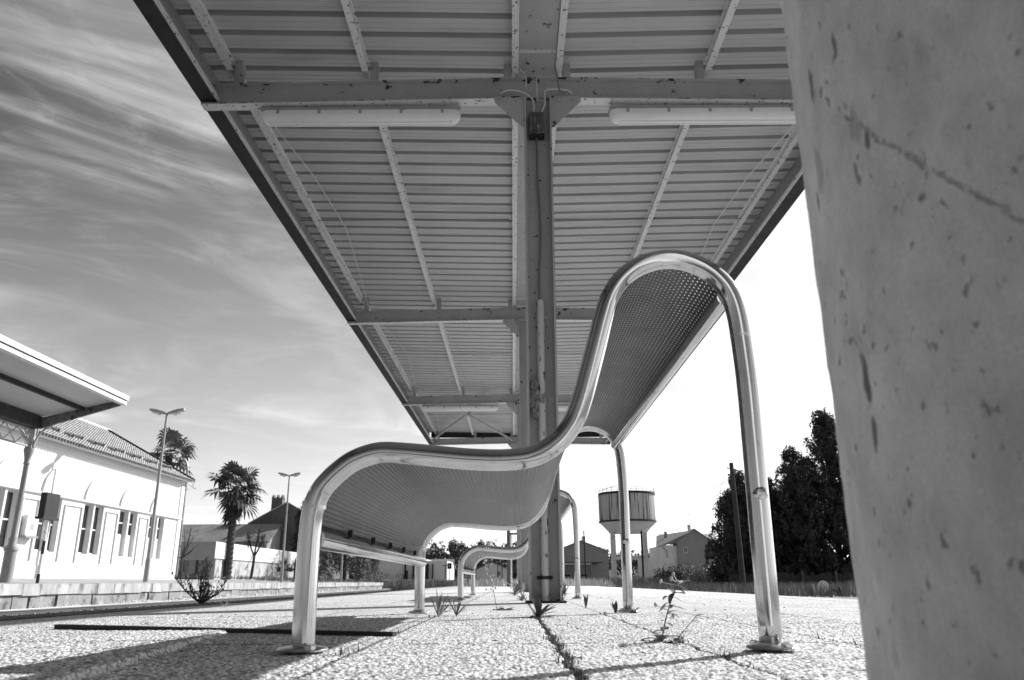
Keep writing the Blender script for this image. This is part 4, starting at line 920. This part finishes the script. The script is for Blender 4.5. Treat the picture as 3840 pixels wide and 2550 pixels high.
# willow
g = np.random.default_rng(12); t = thing('willow_tree', 'big dark weeping willow seen under the bench seat', 'tree', (-16.6, 80, .3)); cl = []
for k in range(150):
    a = g.uniform(0, 6.28); q = 3.3*math.sqrt(g.uniform(.02, 1)); zt = 6.2-1.2*(q/3.3)**2
    for j in range(5): cl.append((-16.8+q*math.cos(a)*1.05, 80+q*math.sin(a), zt-(zt-.6)*j/4.6*g.uniform(.8, 1), g.uniform(.22, .42)))
crown('crown', cl, 34, .13, M['leaf_dark'], t, 1.6, 2.6, 12, .8); limbs('trunk', (-16.6, 80, .3), 4.5, .28, [(-18, 80, 5), (-15.2, 80.5, 5), (-16.8, 79, 5.4)], M['bark'], t)
pine(-21.8, 84, .4, 8.0, 1.8, 'dark tree top peeking out right of the gabled house', 61, None, 40)
bush('shrub', 'rounded sunlit shrub at the right end of the hedges', 'shrub', (-12.6, 75, .2), [(-12.9, 75, .8, .55), (-12.3, 75.2, .65, .5), (-11.8, 75, .85, .4), (-12.6, 75, 1.3, .4), (-13.2, 75.2, 1.5, .5), (-13.4, 75.4, .6, .4)], M['leaf'], 90, .08, 15)
bush('topiary', 'small round clipped shrub by the white warehouse', 'shrub', (-13.0, 95, .1), [(-13.0, 95, .75, .42), (-13.3, 95, .95, .35), (-12.8, 95, .5, .3)], M['leaf'], 80, .07, 16)
# warehouse
t = thing('warehouse', 'white warehouse with dark slim columns far left under the bench', 'building', (-21, 160, 0)); MB().box(-30, -13.0, 160, 175, -.6, 4.2).build('wall', M['white_wall'], t)
MB().box(-30.3, -17.5, 159, 176, 4.2, 4.6).build('roof', M['off_white'], t)
for x_, w_ in ((-21.2, .3), (-20.9, .45), (-19.6, .3), (-18.2, .3), (-16.9, .6), (-15.8, .2)): MB().box(x_-w_/2, x_+w_/2, 159.6, 159.95, -.6, 3.6 if w_ != .45 else 2.4).build('post', M['black'], t)
t = thing('picket_fence', 'low pale picket fence in front of the white warehouse', 'fence', (-18, 120, -.5)); b = MB()
for k in range(60): b.box(-19.5+k*.16, -19.42+k*.16, 120, 120.03, -.5, .55+.05*(k % 3))
b.build('pickets', M['off_white'], t); MB().box(-19.6, -9.8, 120.031, 120.08, .1, .2).build('rail', M['off_white'], t)

# hill with pine wood
kind(MB().add([(-160, 330, -.7), (-90, 330, 5), (-40, 330, 11), (-14, 330, 11.5), (10, 330, 9), (60, 330, 7), (140, 330, 4), (260, 330, -.7), (-160, 245, -.7), (-90, 245, -.7), (-40, 240, -.7), (-14, 240, -.7), (10, 250, -.7), (60, 270, -.7), (140, 270, -.7), (260, 300, -.7), (-160, 520, -.7), (260, 520, -.7)],
     [(0+i, 8+i, 9+i, 1+i) for i in range(7)]+[(0, 1, 2, 3, 4, 5, 6, 7, 17, 16)]).build('hill', M['hill']), 'structure')
def wood(name, n, fx, fy, fh, m, seed, leaf=.5, per=26):
    g = np.random.default_rng(seed); cl = []
    for k in range(n):
        x_, y_ = fx(g), fy(g); zb = max(-.6, fh(x_, y_)); hh = g.uniform(3, 6)
        for j in range(6): cl.append((x_+g.normal(0, .8), y_+g.normal(0, .8), zb+hh*(.35+.65*j/5)*1.0, g.uniform(.9, 1.7)*(1.15-.5*j/5)))
    return kind(crown(name, cl, per/6, leaf, m, None, .9, 1.2, seed), 'stuff')
def hz(x_, y_):
    top = np.interp(x_, [-160, -90, -40, -14, 10, 60, 140, 260], [-.7, 5, 11, 11.5, 9, 7, 4, -.7]); return -.7+(top+.7)*np.clip((y_-245)/85, 0, 1)
wood('pine_wood', 330, lambda g: g.uniform(-60, 20), lambda g: g.uniform(242, 332), hz, M['leaf'], 21)
wood('far_wood', 260, lambda g: g.uniform(10, 150), lambda g: g.uniform(265, 332), hz, M['leaf'], 22)
t, rf_ = gable_house('bungalow', 'small pale bungalow with hipped dark roof under the wooded hill', -22.5, -15.2, 200, 210, -.6, 3.6, 5.6, 'x', M['off_white'], M['tile'])
window(t, -20.4, -19.2, 200, 1.2, 2.7); window(t, -18.0, -17.0, 200, 1.2, 2.7)
MB().box(-24, -14, 196, 196.3, -.6, .7).build('garden_wall', M['grey_wall'], t)
t, rf_ = gable_house('cottage', 'pale cottage with low tiled roof framed by the far bench', -8.6, -1.2, 190, 200, -.6, 2.9, 4.6, 'y', M['off_white'], M['tile'], .6)
window(t, -3.6, -2.9, 190, 1.5, 2.6)
t, rf_ = gable_house('brown_shed', 'dark plank shed behind the far column bases', -.5, 1.6, 120, 126, -.6, 2.5, 3.1, 'y', M['dark_wall'], M['dark_steel'])
MB().box(.1, .9, 119.94, 119.99, -.6, 1.4).build('door', M['black'], t)
for x_, y_, h_, lab in ((-11.5, 138, 3.7, 'leftmost thin telegraph pole under the wooded hill'), (-8.9, 133, 3.9, 'thin telegraph pole with crossarm left of the far bench'), (-2.45, 130, 3.9, 'thin pole seen under the far bench, left of a pair'), (-1.8, 132, 4.1, 'thin pole seen under the far bench, right of a pair')):
    t = thing('telegraph_pole', lab, 'pole', (x_, y_, -.6)); MB().tube([(x_, y_, -.6), (x_, y_, -.6+h_)], [.11, .08], 6).build('pole', M['pole_wood'], t); MB().box(x_-.5, x_+.5, y_-.13, y_-.081, h_-.9, h_-.8).build('crossarm', M['pole_wood'], t)
t = thing('signal_post', 'small black railway signal head on a thin post in the far grass', 'signal', (-9.0, 115, -.6)); MB().tube([(-9, 115, -.6), (-9, 115, 2)], .06, 6).build('post', M['galv'], t)
MB().box(-9.3, -8.7, 114.9, 115.1, 1.95, 2.75).build('signal_head', M['black'], t); MB().tube([(-9, 114.895, 2.35), (-9, 114.85, 2.35)], .1, 8).build('lens', M['white_disc'], t)
t = thing('marker_board', 'small white marker board by the track left of the far bench leg', 'sign', (-3.6, 60, -.5)); MB().box(-3.72, -3.45, 60, 60.04, -.35, .42).build('board', M['white_disc'], t); MB().tube([(-3.3, 60.02, -.6), (-3.3, 60.02, .3)], .03, 6).build('post', M['black'], t)
# steel goal-like frame at the far end of the platform
t = thing('steel_frame', 'dark steel post with crossbar at the far end of the platform', 'frame', (-.14, 26, 0))
b = MB(); b.box(-.2, -.09, 25.95, 26.05, 0, 4.3); b.build('post', M['dark_wall'], t); MB().box(-.089, .12, 25.97, 26.03, 1.60, 1.66).build('crossbar', M['dark_wall'], t)
MB().tube([(-.06, 25.9, 0), (-.06, 25.9, 1.6)], .025, 8).build('pipe', M['paint_pale'], t)

# ================================================================== WATER TOWER
t = thing('water_tower', 'concrete water tower with streaked round tank right of the columns', 'water tower', (13.5, 95, -.45)); tx, ty = 13.72, 95.6
MB().lathe([(3.34, 7.02), (3.34, 10.02)], (tx, ty, 0), 48).build('tank', M['tank'], t, True)
MB().lathe([(3.38, 6.82), (3.44, 6.86), (3.44, 7.02), (3.36, 7.019)], (tx, ty, 0), 48).build('lower_band', M['dark_steel'], t, True)
MB().lathe([(3.36, 10.021), (3.42, 10.03), (3.42, 10.26), (3.36, 10.3)], (tx, ty, 0), 48).build('upper_band', M['dark_steel'], t, True)
MB().lathe([(2.26, 5.6), (2.3, 5.75), (2.75, 6.25), (3.3, 6.8), (3.36, 6.819)], (tx, ty, 0), 48).build('cone', M['tower_conc'], t, True)
b = MB()
for k in range(28):
    th = 2*math.pi*k/28; b.tube([(tx+3.34*math.cos(th), ty+3.34*math.sin(th), 10.3), (tx+3.34*math.cos(th), ty+3.34*math.sin(th), 10.72)], .022, 5)
for z in (10.5, 10.72): b.tube([(tx+3.34*math.cos(2*math.pi*k/48), ty+3.34*math.sin(2*math.pi*k/48), z) for k in range(49)], .022, 5, False)
b.tube(catmull([(tx-3.2, ty-1, 10.5), (tx-1.5, ty-1, 11.1), (tx, ty-1, 11.3)], 5), .03, 5); b.build('railing', M['galv'], t)
for k, (a, c) in enumerate(((-1.95, -1.5), (1.75, -1.5), (-1.75, 1.6), (1.95, 1.6))): MB().box(tx+a-.2, tx+a+.2, ty+c-.2, ty+c+.2, -.6, 5.599).build('leg', M['tower_conc'], t)
MB().box(tx-1.749, tx+1.549, ty-1.6, ty-1.4, 2.65, 2.95).build('tie_beam', M['tower_conc'], t); MB().box(tx-1.549, tx+1.749, ty+1.5, ty+1.7, 2.65, 2.95).build('tie_beam', M['tower_conc'], t)
MB().tube([(tx+1.25, ty-1.9, -.5), (tx+1.25, ty-1.9, 5.8)], .12, 8).build('pipe', M['black'], t); MB().tube([(tx-3.4, ty-.6, 6.7), (tx-3.45, ty-.6, 10)], .05, 6).build('downpipe', M['galv'], t)
def letters(txt, size, loc, rz, m, parent, name='lettering'):
    cu = bpy.data.curves.new('t', 'FONT'); cu.body = txt; cu.size = size; cu.extrude = .012; to = bpy.data.objects.new('t', cu); COL.objects.link(to)
    dg = bpy.context.evaluated_depsgraph_get(); me = bpy.data.meshes.new_from_object(to.evaluated_get(dg)); bpy.data.objects.remove(to); me.name = name
    o = bpy.data.objects.new(name, me); COL.objects.link(o); me.materials.clear(); me.materials.append(m); o.parent = parent
    o.location = Vector(loc)-WL[parent.name]; o.rotation_euler = (R(90), 0, rz); return o
for i, ch_ in enumerate('LE'):
    th = R(-90-23+i*8.5); letters(ch_, .66, (tx+3.37*math.cos(th)-.1, ty+3.37*math.sin(th), 8.55), th+R(90), M['letter'], t, 'letter')

# ================================================================== RIGHT BACKGROUND
t, rf_ = gable_house('grey_house', 'plain grey rendered house with one long roof slope left of the water tower', 5.6, 13.2, 112, 122, -.5, 4.1, 5.5, 'y', M['grey_wall'], M['tile'], .15)
MB().box(9.6, 10.1, 112.2, 112.8, 5.4, 6.2).build('chimney', M['off_white'], rf_)
t = thing('flat_shed', 'low grey flat roofed shed with dark openings behind the bench legs', 'shed', (6, 80, -.45)); MB().box(4.4, 7.7, 81, 86, -.5, 1.79).build('wall', M['grey_wall'], t); MB().box(7.701, 8.6, 80.9, 86, -.5, 1.8).build('wall', M['grey_wall'], t)
MB().box(4.2, 8.85, 80, 86.2, 1.9, 2.0).build('roof', M['dark_wall'], t); MB().box(4.3, 7.72, 80.1, 80.5, 1.76, 1.899).build('fascia', M['corr_white'], t)
for x_ in (4.9, 6.6): MB().box(x_, x_+1.0, 80.95, 80.995, -.5, .55).build('opening', M['black'], t); MB().box(x_+.15, x_+.75, 80.95, 80.995, .66, .82).build('vent', M['black'], t)
MB().tube([(7.1, 79.9, -.5), (7.05, 79.9, 5.0)], .06, 6).build('pipe', M['black'], t)
b = MB(); b.box(9.4, 10.4, 104, 104.05, -.5, 1.0); tag(b.build('slatted_gate', M['dark_wall'], None, False, (9.9, 104, -.5)), 'dark slatted gate left of the water tower leg', 'gate')
t = thing('white_van', 'white van parked behind the water tower legs', 'van', (14.2, 118, -.5)); b = MB()
b.prism([(12.6, -.1), (16.2, -.1), (16.2, .7), (15.6, .9), (15.2, 1.7), (12.6, 1.75)], 'y', 118, 119.9); b.build('body', M['corr_white'], t)
for x_ in (13.3, 15.5): MB().tube([(x_, 117.95, -.1), (x_, 118.15, -.1)], .34, 14).build('wheel', M['black'], t)
MB().prism([(14.2, 1.0), (15.4, 1.0), (15.1, 1.55), (14.2, 1.55)], 'y', 117.97, 117.995).build('window', M['glass_dark'], t)
# house on the right
t, rf_ = gable_house('grey_gable_house', 'two storey house with grey gable and white side wall right of the water tower', 22.4, 27.2, 110, 113, -.4, 5.2, 6.9, 'y', M['grey_wall'], M['tile'], .3)
window(t, 23.2, 23.75, 110, 3.8, 4.55)
MB().box(19.9, 22.39, 110.4, 118, -.4, 4.75).build('side_wing', M['white_wall'], t)
MB().hexa([(19.5, 110.1, 4.55), (22.5, 110.1, 5.25), (25.0, 110.1, 6.8), (25.0, 110.1, 6.9)], [(21.2, 119, 6.6), (22.5, 119, 6.7), (25, 119, 6.8), (25, 119, 6.9)]).build('side_roof', M['tile'], t)
o = MB()
for k in range(60):
    x_ = 21.9+k*.14; o.add([(x_, 121, 6.95), (x_+.07, 121, 7.02), (x_+.14, 121, 6.95), (x_+.14, 117, 5.2), (x_+.07, 117, 5.27), (x_, 117, 5.2)], [(0, 5, 4, 1), (1, 4, 3, 2)])
oo = o.build('corrugated_roof', M['corr_white'], t); oo.modifiers.new('t', 'SOLIDIFY').thickness = .02
MB().box(21.9, 30.2, 117.2, 121, -.4, 5.15).build('rear_wall', M['off_white'], t)
b = MB(); b.box(25.1, 25.5, 115, 115.4, 6.4, 7.9); b.build('chimney', M['off_white'], t); b = MB(); b.box(21.5, 21.85, 114, 114.35, 5.6, 6.9); b.build('chimney', M['grey_wall'], t)
b = MB(); b.tube([(25.4, 115.1, 7.9), (25.4, 115.1, 9.5)], .03, 5); b.tube([(24.8, 115.1, 9.35), (25.6, 115.1, 9.35)], .03, 5); b.build('aerial', M['galv'], t)
MB().box(26.2, 27.25, 109.9, 109.99, -.4, 4.9).build('ivy_patch', M['leaf_dark'], t); b = MB(); b.tube([(20.4, 110.35, 4.6), (21.0, 110.3, 4.1), (21.05, 110.3, .5)], .05, 6); b.build('downpipe', M['galv'], t)
t = thing('garden_wall', 'long pale garden wall between the water tower and the right house', 'wall', (18.2, 104, -.45)); MB().box(16.0, 20.6, 104, 104.3, -.5, 3.0).build('wall', M['off_white'], t); MB().box(18.6, 20.4, 100, 102, -.5, 1.3).build('lean_to', M['dark_wall'], t)
t = thing('gate_pillar', 'pale square gate pillar with a dark lamp before the grey gable', 'pillar', (22.6, 92, -.45)); MB().box(22.3, 22.85, 92, 92.5, -.5, 2.5).build('shaft', M['off_white'], t); MB().box(22.3, 22.85, 91.9, 92, 2.51, 2.8).build('lamp', M['black'], t)
# hedges, fence, pole
bush('hedge', 'dark rounded hedge left of the sunlit brambles', 'hedge', (13.4, 70, -.45), box_clumps(12.5, 14.6, 69.5, 70.5, .0, 1.25, .5, 34, 5), M['leaf_dark'], 70, .09, 31)
bush('hedge', 'long bramble hedge with pale sunlit leaves in front of the right house', 'hedge', (16.5, 69, -.45), box_clumps(14.2, 20.5, 68.6, 69.6, .1, 1.35, .5, 95, 6), M['leaf_pale'], 60, .09, 32)
bush('shrub', 'leafy grey shrub beside the right house under the pines', 'shrub', (18.7, 72, -.45), [(18.3, 72, 1.6, .8), (18.9, 72, 2.4, .9), (19.4, 72, 1.7, .7), (18.6, 72, 3.2, .6), (17.9, 72, 2.5, .5)], M['leaf'], 80, .09, 33)
pine(15.9, 59, -.45, 6.6, 2.0, 'leftmost pine with open branches behind the wooden pole', 41, dens=48)
pine(17.2, 60, -.45, 8.4, 2.1, 'slim pine just right of the wooden pole', 42)
pine(19.4, 61, -.45, 7.9, 2.4, 'pine right behind the bench rear leg', 43)
pine(21.2, 59, -.45, 8.6, 2.6, 'medium pine between the bench leg and the tallest pine', 44)
pine(24.2, 60, -.45, 13.1, 4.2, 'tallest dark pine beside the concrete pillar', 45, dens=75)
pine(22.6, 63, -.45, 10.8, 2.9, 'dark pine half hidden in front of the tallest pine', 46)
pine(18.3, 64, -.45, 8.2, 2.5, 'low pine filling the gap behind the bench rear leg', 48)
pine(20.4, 65, -.45, 8.9, 2.6, 'pine standing behind the medium pine', 49)
pine(28.0, 62, -.45, 10.5, 2.6, 'pine mostly hidden behind the concrete pillar', 47)
t = thing('plank_fence', 'dark weathered plank fence below the pines', 'fence', (19, 51, -.45)); b = MB(); g = np.random.default_rng(9)
for k in range(95):
    x_ = 13.5+k*.14; b.box(x_, x_+.105, 51, 51.025, -.5, .52+g.uniform(-.1, .12))
b.build('planks', M['pole_wood'], t); b = MB(); b.box(13.4, 26.9, 51.026, 51.08, .2, .3); b.box(13.4, 26.9, 51.026, 51.08, -.25, -.15); b.build('rails', M['pole_wood'], t)
for x_ in (16.3, 18.0, 20.1, 22.2, 24.5): MB().box(x_, x_+.12, 50.85, 50.99, -.5, .72).build('post', M['dark_wall'], t)
t = thing('utility_pole', 'tall leaning dark wooden pole in front of the pines', 'pole', (11.5, 41, -.45)); MB().tube([(11.52, 41, -.5), (11.49, 41, 2.5), (11.45, 41, 6.05)], [.15, .135, .11], 12).build('pole', M['pole_wood'], t, True)
b = MB()
for z, s in ((5.75, -1), (5.5, 1), (5.2, -1), (4.7, -1)): b.tube([(11.46, 41, z), (11.46+s*.2, 41, z)], .018, 5); b.lathe([(.03, 0), (.045, .05), (.025, .1)], (11.46+s*.2, 41, z-.02), 8)
b.build('insulator', M['off_white'], t)
for i, (z, ex, ey, ez) in enumerate(((5.75, 24.6, 112, 5.6), (5.2, 12.8, 96, 7.0), (4.7, 9.9, 112, 5.9))):
    a = Vector((11.26, 41, z)); c = Vector((ex, ey, ez)); pts = [a.lerp(c, k/14)+Vector((0, 0, -.9*4*(k/14)*(1-k/14))) for k in range(15)]
    tag(MB().tube(pts, .012, 4).build('overhead_wire', M['cable'], None, False, a), ('thin wire sagging from the wooden pole to the right house', 'thin wire sagging from the wooden pole to the water tower', 'thin wire sagging from the wooden pole to the grey house')[i], 'wire', 'overhead wires')
t = thing('round_sign', 'white round disc sign standing in the grass beside the pillar', 'sign', (12.5, 33, -.45)); MB().tube([(12.5, 33, -.1), (12.5, 33.02, -.1)], .235, 28).build('disc', M['white_disc'], t); MB().tube([(12.5, 33.04, -.5), (12.5, 33.04, -.15)], .02, 6).build('post', M['galv'], t)
tag(MB().tube([(12.15, 33.2, -.5), (12.15, 33.2, .0)], [.05, .04], 8).build('marker_peg', M['white_disc'], None, False, (12.15, 33.2, -.5)), 'thin white peg standing left of the round disc sign', 'peg')
b = MB(); b.lathe([(.16, 0), (.13, .12), (.10, .3), (.04, .36)], (13.15, 33, -.46), 9); b.tube([(13.05, 33, -.3), (12.85, 33, -.22)], .05, 6)
tag(b.build('tree_stump', M['bark'], None, False, (13.15, 33, -.46)), 'small black stump right of the round disc sign', 'stump')

# --- grass and weeds as ground cover
def grass(name, n, fx, fy, fz, h0, h1, w_, m, seed):
    g = np.random.default_rng(seed); x_ = fx(g, n); y_ = fy(g, n); z = fz(x_, y_); a = g.uniform(0, 6.28, n); hh = g.uniform(h0, h1, n); le = g.uniform(-.35, .35, (n, 2))*hh[:, None]
    c, s = np.cos(a)*w_*g.uniform(.6, 1.4, n), np.sin(a)*w_
    V = np.stack([np.stack([x_-c, y_-s, z], -1), np.stack([x_+c, y_+s, z], -1), np.stack([x_+le[:, 0], y_+le[:, 1], z+hh], -1)], 1).reshape(-1, 3)
    return kind(raw(name, V, np.arange(3*n).reshape(-1, 3), m), 'stuff')
grass('dry_grass', 26000, lambda g, n: g.uniform(4.8, 26, n), lambda g, n: 30+38*g.uniform(0, 1, n)**.8, lambda x, y: np.full(len(x), -.46), .18, .62, .035, M['grass'], 51)
grass('verge_grass', 9000, lambda g, n: g.uniform(3.2, 15, n), lambda g, n: g.uniform(66, 79, n), lambda x, y: np.full(len(x), -.46), .4, 1.1, .04, M['grass'], 52)
grass('meadow_grass', 16000, lambda g, n: g.uniform(-13.5, 2.5, n), lambda g, n: g.uniform(88, 112, n), lambda x, y: np.full(len(x), -.67), .5, 1.25, .05, M['grass'], 53)
grass('pale_weeds', 5200, lambda g, n: g.uniform(-1.6, 3.4, n), lambda g, n: g.uniform(27, 37.5, n), lambda x, y: np.zeros(len(x))-.01, .05, .33, .022, M['weed_pale'], 54)
grass('edge_grass', 3500, lambda g, n: g.uniform(-24, -14.6, n), lambda g, n: g.uniform(56, 90, n), lambda x, y: .17+(-14.4-x)*.05, .06, .3, .03, M['grass'], 55)

# ================================================================== WEEDS ON OUR PLATFORM
def leaf(b, p, d_, L_, w_, curl=.3, mi=0, up=Vector((0, 0, 1))):
    p = Vector(p); d_ = Vector(d_).normalized(); s = d_.cross(up); s = s.normalized() if s.length > .02 else Vector((1, 0, 0)); nseg = 5; vs = []; fs = []
    q = p.copy(); dd = d_.copy()
    for i in range(nseg+1):
        t_ = i/nseg; wd = w_*math.sin(math.pi*min(.97, .08+.9*t_))**.8
        nrm = s.cross(dd); vs += [q-s*wd+nrm*wd*.25, q, q+s*wd+nrm*wd*.25]
        dd = (dd+Vector((0, 0, -curl/nseg))).normalized(); q = q+dd*L_/nseg
    for i in range(nseg):
        a = i*3; fs += [(a, a+1, a+4, a+3), (a+1, a+2, a+5, a+4)]
    b.add(vs, fs, mi)
def rosette(name, label, p, n, L_, w_, mats, seed, el=(20, 80), curl=.5):
    random.seed(seed); t = thing(name, label, 'plant', p); b = MB()
    for k in range(n):
        a = random.uniform(0, 6.28); e_ = R(random.uniform(*el)); leaf(b, p, (math.cos(a)*math.cos(e_), math.sin(a)*math.cos(e_), math.sin(e_)), L_*random.uniform(.7, 1.15), w_*random.uniform(.7, 1.2), curl, random.randrange(len(mats)))
    b.build('leaves', mats, t, 'all'); return t
def stalk(name, label, p, top, n, L_, w_, mats, seed, flowers=0, base_leaves=6, rs=.003):
    random.seed(seed); t = thing(name, label, 'plant', p); p = Vector(p); top = Vector(top); mid = (p+top)/2+Vector((random.uniform(-.01, .01), 0, 0)); path = catmull([p, mid, top], 8)
    MB().tube(path, [rs*(1-.6*i/(len(path)-1)) for i in range(len(path))], 6).build('stem', mats[0], t, True); b = MB()
    for k in range(n):
        q = path[int((len(path)-1)*random.uniform(.1, 1))]; a = random.uniform(0, 6.28); leaf(b, q, (math.cos(a), math.sin(a), random.uniform(-.1, .9)), L_*random.uniform(.6, 1.2), w_*random.uniform(.6, 1.2), random.uniform(.3, 1.3), random.randrange(len(mats)))
    for k in range(base_leaves):
        a = random.uniform(0, 6.28); leaf(b, p, (math.cos(a), math.sin(a), random.uniform(.2, .9)), L_*random.uniform(1, 1.6), w_*1.3, .9, random.randrange(len(mats)))
    b.build('leaves', mats, t, 'all')
    if flowers:
        fl = MB()
        for k in range(flowers):
            q = path[int((len(path)-1)*random.uniform(.35, 1))]; a = random.uniform(0, 6.28); e_ = q+Vector((math.cos(a), math.sin(a), random.uniform(.1, .7)))*random.uniform(.015, .045)*(L_/.03)
            fl.tube([q, e_], [.0008, .0006], 4); fl.lathe([(.001, -.004), (.0045, 0), (.0035, .005), (.001, .007)], e_, 6)
        fl.build('flowers', M['weed_pale'], t)
    return t
WM = [M['weed'], M['weed_pale']]
rosette('dock_weed', 'dark broad leaved weed at the foot of the nearest column', (.105, 3.45, .0), 24, .10, .012, [M['weed']], 3, (8, 85), .5)
rosette('grass_tuft', 'tuft of dry grass blades beside the bench far left leg', (-.318, 3.5, 0), 26, .105, .0035, WM, 4, (45, 85), .35)
rosette('thistle_weed', 'dry spiky weed right of the grass tuft', (-.25, 3.62, 0), 12, .09, .004, WM, 5, (25, 70), .2)
stalk('flower_weed', 'tall thin flowering weed stalk in front of the far bench', (-.085, 4.32, 0), (-.165, 4.36, .315), 7, .03, .006, [M['weed_pale'], M['weed']], 6, 26, 7, .0022)
rosette('dock_weed', 'flat dark leaves around the tall flowering stalk', (-.04, 4.30, 0), 12, .06, .012, [M['weed']], 7, (8, 45), .6)
rosette('leaf_sprout', 'two leaved upright sprout by the bench far right leg', (.47, 3.80, 0), 5, .058, .009, [M['weed']], 11, (60, 88), .15)
rosette('leaf_sprout', 'tiny pale curled sprout at the foot of the bench far right leg', (.565, 3.84, 0), 6, .04, .010, [M['weed_pale']], 12, (15, 60), .9)
rosette('leaf_sprout', 'tiny upright sprout halfway between the column and the bench leg', (.40, 4.55, 0), 4, .07, .006, WM, 13, (55, 85), .2)
stalk('leafy_weed', 'tall pale leafy weed growing from the joint before the bench rear leg', (.365, 2.06, 0), (.418, 2.06, .142), 24, .042, .0085, WM, 8, 5, 9, .0022)
stalk('leafy_weed', 'small drooping weed stem leaning right of the tall pale weed', (.385, 2.0, 0), (.44, 1.99, .06), 7, .03, .006, WM, 9, 0, 6, .0014)
rosette('leaf_sprout', 'tiny dry sprig on the paving left of the bench near leg', (-1.75, 5.0, 0), 7, .06, .004, [M['weed_pale']], 17, (10, 60), .3)
random.seed(31); t = thing('dry_bush', 'twiggy dark bush at the left platform edge before the rail', 'bush', (-2.22, 5.85, 0)); tw = MB(); lf = MB()
for k in range(22):
    a = random.uniform(0, 6.28); e_ = R(random.uniform(25, 85)); L_ = random.uniform(.14, .32); d_ = Vector((math.cos(a)*math.cos(e_)*.85, math.sin(a)*math.cos(e_), math.sin(e_))); p = Vector((-2.22, 5.85, 0)); path = catmull([p, p+d_*L_*.5+Vector((random.uniform(-.03, .03), 0, 0)), p+d_*L_+Vector((0, 0, random.uniform(-.02, .03)))], 6)
    tw.tube(path, [.0045*(1-.7*i/12) for i in range(len(path))], 5)
    for j in range(20):
        q = path[random.randrange(2, len(path))]; dd = Vector((random.gauss(0, 1), random.gauss(0, 1), random.uniform(.2, 1.6))); leaf(lf, q, dd, random.uniform(.016, .034), .005, .2)
    for j in range(2):
        q = path[random.randrange(4, len(path))]; e2 = q+Vector((random.uniform(-.07, .07), random.uniform(-.05, .05), random.uniform(.03, .09))); tw.tube([q, e2], [.002, .001], 4)
        for m_ in range(6): leaf(lf, q.lerp(e2, m_/5), (random.gauss(0, 1), random.gauss(0, 1), 1), .022, .004, .2)
tw.build('twigs', M['bark'], t); lf.build('leaves', M['weed'], t, 'all')
labs = ['pale weed cluster against the second column base', 'pale weed beside the left flange of the nearest column', 'pale weed in the joint left of the second column', 'far pale weed before the third column', 'pale weed at the foot of the far bench rear leg', 'low pale weed right behind the nearest column']
for i, (x_, y_) in enumerate(((.10, 11.2), (.07, 6.4), (.02, 9.0), (.05, 15.5), (.55, 8.8), (.37, 6.2))):
    rosette('pale_weed', labs[i], (x_, y_, 0), 18, (.20, .07, .15, .25, .16, .07)[i], (.02, .008, .014, .025, .014, .008)[i], [M['weed_pale'], M['weed_pale'], M['weed']], 40+i, (20, 85), .5)

grass('joint_moss', 1500, lambda g, n: np.where(g.uniform(0, 1, n) < .82, .10, np.where(g.uniform(0, 1, n) < .5, .405, .785))+g.normal(0, .006, n), lambda g, n: 1.2+10*g.uniform(0, 1, n)**1.6, lambda x, y: np.full(len(x), -.008), .004, .015, .0022, M['weed'], 71)
g = np.random.default_rng(72); n = 150; x_ = g.uniform(-1.7, 2.0, n); y_ = 1.35+6*g.uniform(0, 1, n)**1.5; a = g.uniform(0, 6.28, n); l1 = g.uniform(.004, .014, n); l2 = g.uniform(.002, .005, n); z_ = g.uniform(.002, .006, n)
ca, sa = np.cos(a), np.sin(a); Vl = np.stack([np.stack([x_-ca*l1, y_-sa*l1, z_], -1), np.stack([x_+sa*l2, y_-ca*l2, z_+.004], -1), np.stack([x_+ca*l1, y_+sa*l1, z_+.001], -1), np.stack([x_-sa*l2, y_+ca*l2, z_+.003], -1)], 1).reshape(-1, 3)
kind(raw('leaf_litter', Vl, np.arange(4*n).reshape(-1, 4), M['bark']), 'stuff')

gc = np.random.default_rng(73); cen = gc.uniform(0, 1, 46)**1.5*9+1.5; cxs = gc.choice([.10, .10, .405, .785, -.34], 46)
def _mx(g, n): _mx.k = g.integers(0, 46, n); return cxs[_mx.k]+g.normal(0, .010, n)
grass('joint_weeds', 420, _mx, lambda g, n: cen[_mx.k]+g.normal(0, .02, n), lambda x, y: np.full(len(x), -.006), .006, .026, .0022, M['weed'], 74)
